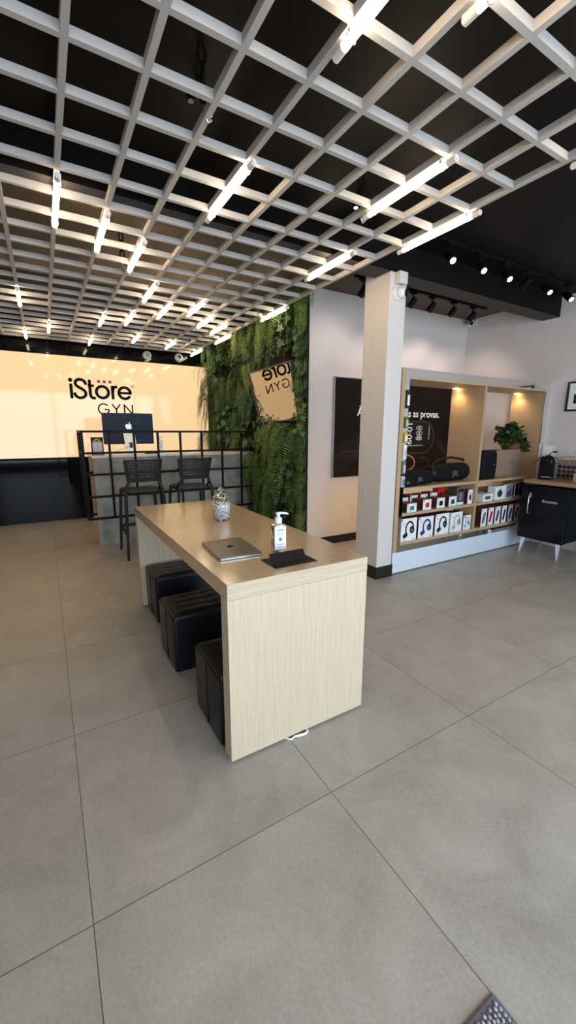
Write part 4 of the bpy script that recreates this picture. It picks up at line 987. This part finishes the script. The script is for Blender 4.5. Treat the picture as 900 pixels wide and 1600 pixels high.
product('speaker_carton','small white carton showing a teal cube speaker',3.165,3.305,ZA,ZA+.092,.14,M['box_side'],M['box_top'],cubespk(TEA),G1,YS+.02)
product('speaker_carton','small white carton showing a red cube speaker',3.415,3.545,ZA,ZA+.112,.14,M['box_side'],M['box_top'],cubespk(RED),G1,YS+.03)
product('speaker_carton','small white carton showing a black cube speaker',3.635,3.765,ZA,ZA+.112,.14,M['box_side'],M['box_top'],cubespk(BLK),G1,YS+.03)
product('speaker_carton','small white carton showing a navy cube speaker',3.835,3.965,ZA,ZA+.112,.14,M['box_side'],M['box_top'],cubespk(DTE),G1,YS+.03)
def windowbox(mb, T, w, h):
    mb.flat([(-w*.48,h*.16),(w*.48,h*.16),(w*.48,h*.99),(-w*.48,h*.99)], T, BLK); mb.flat(rrect(-w*.32,h*.24,w*.32,h*.78,w*.2), T @ Matrix.Translation((0,0,.0004)), GRY); mark(mb, T @ Matrix.Translation((0,0,.0008)), w, h, .016)
product('speaker_carton','dark window carton with a white base strip',4.000,4.118,ZA,ZA+.190,.12,M['clear_box'],M['box_top'],windowbox,G1,YS+.05)
def ringspk(mb, T, w, h):
    mb.flat(circ(w*.06,h*.44,w*.26,20,h*.22), T, DTE); mb.stroke(arc(w*.05,h*.60,w*.20,h*.20,0,180,14),.005,T,DTE); mb.stroke(arc(w*.06,h*.44,w*.15,h*.13,0,360,18)[:-1],.006,T @ Matrix.Translation((0,0,.0004)),NAV,closed=True); mark(mb, T, w, h, .014)
product('speaker_carton','white carton with a clip speaker picture, next to the divider',4.165,4.250,ZA,ZA+.165,.16,M['box_side'],M['box_top'],ringspk,G1,YS+.03)
# second row: cartons standing behind
backs = [(3.10,3.20,.10),(3.24,3.37,.12),(3.40,3.52,.135),(3.56,3.68,.135),(3.72,3.84,.14)]
where = ['behind the teal one','between the teal and red ones','behind the red one','between the red and black ones','behind the black one']
for k, (a, b, h) in enumerate(backs):
    product('speaker_carton','half hidden white speaker carton '+where[k],a,b,ZA,ZA+h,.13,M['box_side'],M['box_top'],cubespk((BLK,NAV,RED,TEA,BLK)[k]),G1,YS+.20)
product('speaker_carton','red carton standing behind the navy and dark window cartons',3.88,3.975,ZA,ZA+.19,.08,M['p_red'],M['p_red'],cubespk(BLK),G1,YS+.22,(M['p_red'],))
def bar(mb, T, w, h): mb.flat(rrect(-w*.28,h*.28,w*.28,h*.70,.012), T, BLK); mb.flat(rrect(-w*.18,h*.38,w*.14,h*.60,.008), T @ Matrix.Translation((0,0,.0004)), GRY); mb.stroke([(-w*.42,h*.88),(-w*.2,h*.88)],.004,T,INK)
product('speaker_carton','low white carton showing a small dark bar speaker',4.445,4.632,ZA,ZA+.092,.16,M['card_white'],M['card_white'],bar,G1,YS+.02)
def dot(mb, T, w, h): mb.flat(circ(w*.25,h*.5,.006,12), T, RED)
product('small_carton','plain beige cube carton behind the low bar speaker carton',4.47,4.575,ZA,ZA+.195,.10,M['p_beige'],M['p_beige'],dot,G1,YS+.23,(M['p_beige'],))
def drop(mb, T, w, h): mb.flat(circ(0,h*.45,w*.27,24,h*.27), T, BLK); mb.stroke([(0,h*.68),(0,h*.88)],.012,T,BLK); mb.stroke(arc(0,h*.45,w*.16,h*.16,0,360,20)[:-1],.006,T @ Matrix.Translation((0,0,.0004)),GRY,closed=True); mb.stroke([(-w*.4,h*.93),(-w*.2,h*.93)],.004,T,INK)
product('speaker_carton','white carton showing a round black hanging speaker',4.695,4.895,ZA,ZA+.168,.10,M['card_white'],M['card_white'],drop,G1,YS+.03)
def phone(cols):
    def f(mb, T, w, h):
        mb.flat(rrect(-w*.40,h*.07,w*.40,h*.95,w*.10), T, BLK); T2 = T @ Matrix.Translation((0,0,.0004))
        mb.flat(rrect(-w*.37,h*.09,w*.37,h*.93,w*.09), T2, cols[0]); T3 = T @ Matrix.Translation((0,0,.0008))
        mb.flat([(-w*.36,h*.55),(w*.1,h*.72),(w*.36,h*.50),(w*.36,h*.16),(w*.2,h*.10),(-w*.3,h*.10)], T3, cols[1]); mb.stroke([(-w*.35,h*.50),(w*.0,h*.66),(w*.35,h*.84)],w*.07,T @ Matrix.Translation((0,0,.0012)),cols[2])
    return f
PB = M['card_white']
product('phone_carton','white phone carton with green and purple screen picture',4.930,5.075,ZA,ZA+.175,.035,PB,PB,phone((GRE,PUR,WHI)),G4,YS+.04)
product('phone_carton','white phone carton with violet screen, right after the green one',5.085,5.180,ZA,ZA+.178,.03,PB,PB,phone((PUR,BLK,SLA)),G4,YS+.075)
product('phone_carton','white phone carton with dark screen and white border',5.190,5.285,ZA,ZA+.180,.03,PB,PB,phone((BLK,BLK,GRY)),G4,YS+.075)
product('phone_carton','black phone carton, last in the row beside the fridge',5.300,5.400,ZA,ZA+.178,.03,M['p_black'],M['p_black'],phone((BLK,BLK,BLK)),G4,YS+.075,(M['p_black'],))
ZB = .332
product('headphone_carton','white carton with black headphones at the shelf end',3.09,3.325,ZB,ZB+.245,.10,M['box_side'],M['box_side'],hp(BLK),G2,YS+.02)
product('headphone_carton','white carton showing navy blue headphones',3.355,3.59,ZB,ZB+.235,.10,M['box_side'],M['box_side'],hp(NAV,SLA),G2,YS+.02)
product('headphone_carton','white carton showing large black headphones, between the navy and silver ones',3.62,3.85,ZB,ZB+.240,.10,M['box_side'],M['box_side'],hp(BLK,GRY),G2,YS+.02)
product('headphone_carton','plain white carton showing slim silver headphones',3.88,4.085,ZB,ZB+.232,.10,M['card_white'],M['p_black'],hp(SIL,SIL,False),G2,YS+.02)
product('headphone_carton','smaller white carton showing pale blue headphones by the divider',4.165,4.252,ZB,ZB+.176,.20,M['p_slate'],M['box_top'],hp(LBL,NAV),G2,YS+.02)
for o in C.objects:
    if o.get('label') == 'smaller white carton showing pale blue headphones by the divider':
        o.location.x = 4.178; o.scale.x = 1.55
product('headphone_carton','partly hidden pale carton behind the light blue headphones',4.10,4.22,ZB,ZB+.225,.06,M['card_white'],M['card_white'],hp(SIL,SIL,False),G2,YS+.25)
tall = [('slate grey',SLA,GRY,4.445,4.552),('bright red',RED,RED,4.585,4.690),('purple black',PUR,BLK,4.722,4.832),('dark teal',DTE,BLK,4.866,4.964),('blue black',NAV,DTE,5.004,5.100),('all black',BLK,GRY,5.146,5.245)]
for nm, c, c2, a, b in tall:
    product('speaker_carton','tall white carton showing a %s cylinder speaker' % nm,a,b,ZB,ZB+.222,.10,M['box_side'],M['box_top'],tallspk(c,c2),G3,YS+.02)

# ------------------------------------------------------------------ fridge and worktop
fg = thing('mini_fridge', 'black retro mini fridge on splayed chrome legs', 'fridge', (5.19, 2.45, 0))
FG = (5.19, 2.45, 0); fy0, fy1 = 2.185, 2.71
mb = MB(); mb.box((4.985,fy0+.005,.205),(5.45,fy1-.005,.835)); mb.build('cabinet', M['fridge_side'], fg, FG, bevel=.012)
mb = MB(); mb.box((4.930,fy0,.20),(4.978,fy1,.842)); dr = mb.build('door', M['fridge'], fg, FG, bevel=.010, seg=3)
mb = MB(); mb.tube([(4.930,2.600,.735),(4.898,2.600,.725),(4.895,2.600,.62),(4.898,2.600,.515),(4.930,2.600,.505)],.0055,8).box((4.926,2.590,.70),(4.932,2.610,.755)); mb.build('handle', M['chrome'], dr, FG, smooth=50)
T = faceX((4.9285, 2.462, .662)); mb = text_mb('Brastemp', .035, 0, T, None, 0, .002, shear=.25, width=.165); mb.build('brand_lettering', M['chrome'], dr, FG)
for x, y, sy in ((4.985,2.645,1),(4.985,2.25,-1),(5.385,2.645,1),(5.385,2.25,-1)):
    mb = MB(); sx = -1 if x < 5.1 else 1
    mb.add([(x-.02,y-.027,.206),(x+.02,y-.027,.206),(x+.02,y+.027,.206),(x-.02,y+.027,.206),(x+sx*.035-.012,y+sy*.02-.006,0),(x+sx*.035+.012,y+sy*.02-.006,0),(x+sx*.035+.012,y+sy*.02+.006,0),(x+sx*.035-.012,y+sy*.02+.006,0)],[(0,1,2,3),(7,6,5,4),(0,4,5,1),(1,5,6,2),(2,6,7,3),(3,7,4,0)])
    mb.build('leg', M['chrome'], fg, FG)
wt = thing('worktop', 'brown wooden worktop along the right wall above the fridge', 'worktop', (5.25, 1.7, 0))
WO = (5.25, 1.7, 0)
mb = MB(); mb.box((4.93,.75,.866),(5.575,2.70,.910)); mb.build('wood_top', M['worktop'], wt, WO, bevel=.003)
mb = MB(); mb.box((5.02,.78,.0),(5.57,.80,.866)).box((5.42,2.08,0),(5.57,2.10,.866)).box((5.55,.8,0),(5.57,2.08,.866)).box((5.50,2.10,.70),(5.575,2.69,.866)); mb.build('support_panel', M['black_base'], wt, WO)
ZT = .910
cm = thing('coffee_machine', 'glossy black capsule coffee machine with rounded top', 'coffee machine', (5.16, 2.575, ZT), rad(-62))
# front faces -Y locally
mb = MB(); prof = []
def arch(w, h, r): return [(-w,0),(w,0)] + [(w*math.cos(rad(a)), h-w*.9+ w*.9*math.sin(rad(a))) for a in range(0,181,15)]
mb.ring([[(x*k, y, z*k2) for x, z in arch(.078,.285,0)] for y, k, k2 in ((-.02,.93,.985),(-.012,1,1),(.20,1,1),(.21,.95,.985))]); mb.build('body', M['gloss_black'], cm, smooth=40)
mb = MB(); mb.box((-.06,-.11,0),(.06,-.015,.03)).box((-.045,-.07,.19),(.045,-.015,.24)); mb.build('drip_tray', M['gloss_black'], cm, bevel=.006)
mb = MB(); mb.box((-.05,-.105,.030),(.05,-.025,.034)); mb.build('tray_grid', M['steel'], cm)
mb = MB(); mb.cyl((0,-.05,.19),(0,-.05,.165),.014,.010,12); mb.build('spout', M['black_metal'], cm, smooth=40)
mb = MB(); mb.tube([(.0,.02,.282),(.03,.0,.315),(.05,-.01,.325)],[.006,.005,.005],8).sphere((.065,-.015,.327),.018,12,8,0,None,(1.5,.8,.6)); mb.build('lever', M['gloss_black'], cm, smooth=50)
mb = MB(); mb.tube([(-.07,.03,.26),(-.095,.03,.235),(-.10,.03,.20)],.006,8).tube([(.07,.03,.26),(.10,.03,.25),(.105,.03,.20),(.09,.03,.19)],.005,8); mb.build('side_handle', M['gloss_black'], cm, smooth=50)
mb = MB(); mb.box((-.012,-.0215,.205),(.012,-.020,.235)); mb.build('badge', M['p_grey'], cm)
# capsule rack
cr = thing('capsule_rack', 'wire rack with tiers for coffee capsules behind the machine', 'rack', (5.44, 2.34, ZT))
mb = MB()
for k in range(5):
    z = .012 + .054*k
    mb.tube([(-.05,.24,z),(-.05,-.22,z)],.003,6).tube([(.05,.24,z),(.05,-.22,z)],.003,6).box((-.05,-.22,z-.002),(.05,.24,z))
for y in (.24,-.22):
    for x in (-.05,.05): mb.tube([(x,y,0),(x,y,.262)],.004,6)
mb.tube([(0,.19,.262),(0,.13,.315),(0,-.11,.315),(0,-.17,.262)],.003,6)
mb.tube([(-.05,.24,.262),(.05,.24,.262),(.05,-.22,.262),(-.05,-.22,.262)],.003,6,closed=True)
mb.build('wire_frame', M['chrome'], cr, smooth=60)
mb = MB()
for k in range(4): mb.box((.045,-.218,.02+.054*k),(.05,.238,.055+.054*k))
mb.build('rear_board', M['card_white'], cr)
cp = None; names = ['bottom tier','second tier','third tier','top tier']
cms = [M['capsule_dark'],M['capsule_red'],M['capsule_dark'],M['capsule_gold']]
for k in range(4):
    base = None
    for j in range(9):
        loc = (5.395+.012, 2.34+.205-.05*j, ZT+.0115+.054*k+.0205+.0015)
        if base is None:
            mb = MB(); T = Matrix.Rotation(rad(-90),4,'Y')
            mb.lathe([(.010,-.026),(.0145,-.022),(.018,-.002),(.0205,0),(.0205,.002),(.017,.0028)],n=16,T=T)
            base = mb.build('coffee_capsule', cms[k], smooth=40); tag(base,'%s coffee capsule lying in the rack, %s' % (('dark','red','dark brown','golden')[k], names[k]),'capsule','coffee capsules in the rack'); base.location = loc
        else:
            o = base.copy(); C.objects.link(o); o.location = loc
wb = thing('wooden_box', 'small light wooden box standing on the worktop', 'box', (5.17, 2.165, ZT))
mb = MB(); mb.box((-.06,-.09,0),(.06,.09,.008)).box((-.06,-.09,.008),(-.052,.09,.10)).box((.052,-.09,.008),(.06,.09,.10)).box((-.052,-.09,.008),(.052,-.082,.10)).box((-.052,.082,.008),(.052,.09,.10)); mb.build('box_body', M['pinewood'], wb, bevel=.002)
mb = MB(); mb.box((-.0625,-.03,.055),(-.0600,.03,.075)); mb.build('grip_slot', M['black_card'], wb)
mb = MB(); mb.tube([(5.30,2.66,ZT+.006),(5.34,2.69,ZT+.006),(5.45,2.695,ZT+.006),(5.55,2.70,ZT+.02),(5.574,2.76,1.16)],.004,6); tag(mb.build('electric_cable', M['black_metal'], smooth=60), 'black electric cable running from the worktop up the wall plate', 'cable')
wp = thing('wall_plate', 'clear and white wall socket plate above the coffee machine', 'socket', (XR, 2.785, 1.23))
mb = MB(); mb.box((-.010,-.066,-.075),(0,.066,.075)); mb.build('plate', M['plate'], wp, bevel=.003)
mb = MB(); mb.box((-.014,-.03,-.05),(-.010,.03,.05)); mb.build('socket_insert', M['white'], wp, bevel=.002)
pf_ = thing('picture_frame', 'black framed picture with white mat on the right wall', 'picture', (XR, 2.49, 1.715))
mb = MB()
for a, b in (((-.02,-.16,0),(0,.165,.022)),((-.02,-.16,.328),(0,.165,.35)),((-.02,-.16,.022),(0,-.138,.328)),((-.02,.143,.022),(0,.165,.328))): mb.box(a, b)
mb.build('frame', M['black_base'], pf_, bevel=.002)
mb = MB(); mb.box((-.008,-.138,.022),(-.002,.143,.328)); mb.build('mat_board', M['card_white'], pf_)
mb = MB(); mb.box((-.0095,-.06,.09),(-.0082,.085,.20)).box((-.0095,.06,.285),(-.0082,.085,.29)); mb.build('photograph', M['p_black'], pf_)

# ------------------------------------------------------------------ door mat
dm = thing('door_mat', 'grey chenille bobble mat on the tiled floor', 'mat', (.885, .404, 0), rad(-1.0))
# the tip is the far corner; the mat runs towards the viewer
dm.rotation_euler = (0, 0, rad(0))
mb = MB(); mb.box((-.6,-.432,0),(0,0,.008)); mb.build('border_cloth', M['mat_border'], dm, bevel=.004)
random.seed(9); mb = MB()
for i in range(48):
    for j in range(34):
        x = -.017 - i*.0122; y = -.018 - j*.0117 - (.006 if i % 2 else 0)
        mb.sphere((x+random.uniform(-.0015,.0015), y+random.uniform(-.0015,.0015), .010+random.uniform(-.001,.002)), .0056, 6, 4, 0, Matrix.Identity(4), (.85,1.15,1.0))
o = mb.build('bobble_pile', M['mat_pile'], dm, smooth=60); o['kind'] = 'stuff'

# ------------------------------------------------------------------ lights
def area(name, loc, rot, sx, sy, e, col):
    l = bpy.data.lights.new(name, 'AREA'); l.shape = 'RECTANGLE'; l.size = sx; l.size_y = sy; l.energy = e; l.color = col
    o = bpy.data.objects.new(name, l); C.objects.link(o); o.location = loc; o.rotation_euler = rot; return o
def spot(name, loc, d, e, col, size=60, blend=.6, r=.03):
    l = bpy.data.lights.new(name, 'SPOT'); l.energy = e; l.color = col; l.spot_size = rad(size); l.spot_blend = blend; l.shadow_soft_size = r
    o = bpy.data.objects.new(name, l); C.objects.link(o); o.location = loc; o.rotation_euler = Vector(d).to_track_quat('-Z', 'Y').to_euler(); return o
# daylight through the shop front
area('daylight', (1.6, YF-.25, 1.55), (rad(90), 0, 0), 6.2, 2.4, 300, (.74, .87, 1.0))
for x in (4.215, 5.46): spot('puck_lamp', (x-.03, 3.20, 1.95), (-.1, .05, -1), 7, (1.0, .72, .40), 150, .9)
for x in (3.855, 4.57): spot('rear_track_wash', (x, 3.55, 2.9), (0, .6, -1), 22, (1.0, .84, .74), 100, 1.0)
spot('added_corner_wash', (4.75, 3.62, 2.9), (.55, .25, -1), 26, (1.0, .82, .70), 95, 1.0)  # extra wash added to brighten the right wall behind the shelf
spot('corner_wash', (3.2, 3.5, 2.9), (-.2, .65, -1), 14, (1.0, .86, .74), 110, 1.0)
area('added_shelf_back_light', (4.2, 3.42, .60), (rad(65), 0, 0), 2.4, .05, 7, (1.0, .68, .36))  # warm light added behind the shelf to tint the lower wall
for x in (3.16, 3.59, 3.99, 4.71, 5.15): spot('track_beam', (x-.03, 2.45, 2.86), (-.15, -.75, -.75), 14, (1.0, .92, .82), 60, .8)

w = bpy.data.worlds.new('World'); bpy.context.scene.world = w; w.use_nodes = True
nt = w.node_tree; bg = nt.nodes['Background']
sky = nt.nodes.new('ShaderNodeTexSky'); sky.sky_type = 'HOSEK_WILKIE'; sky.turbidity = 4; sky.ground_albedo = .4; sky.sun_direction = Vector((.3,-.3,.9)).normalized()
nt.links.new(sky.outputs[0], bg.inputs[0]); bg.inputs[1].default_value = .55

# ------------------------------------------------------------------ camera
cam = bpy.data.cameras.new('camera'); co = bpy.data.objects.new('camera', cam); C.objects.link(co)
cam.sensor_fit = 'HORIZONTAL'; cam.sensor_width = 36.0; cam.lens = 629.04/900*36.0; cam.clip_start = .02; cam.clip_end = 100
yaw, pitch, roll = .5381, .2009, .0032
fwd = Vector((math.sin(yaw)*math.cos(pitch), math.cos(yaw)*math.cos(pitch), -math.sin(pitch)))
right = Vector((math.cos(yaw), -math.sin(yaw), 0)); up = right.cross(fwd)
r2 = right*math.cos(roll) + up*math.sin(roll); u2 = -right*math.sin(roll) + up*math.cos(roll)
co.matrix_world = Matrix(((r2.x,u2.x,-fwd.x,0),(r2.y,u2.y,-fwd.y,0),(r2.z,u2.z,-fwd.z,1.48),(0,0,0,1)))
sc = bpy.context.scene; sc.camera = co
sc.view_settings.view_transform = 'Standard'; sc.view_settings.look = 'None'
sc.view_settings.exposure = 0.0
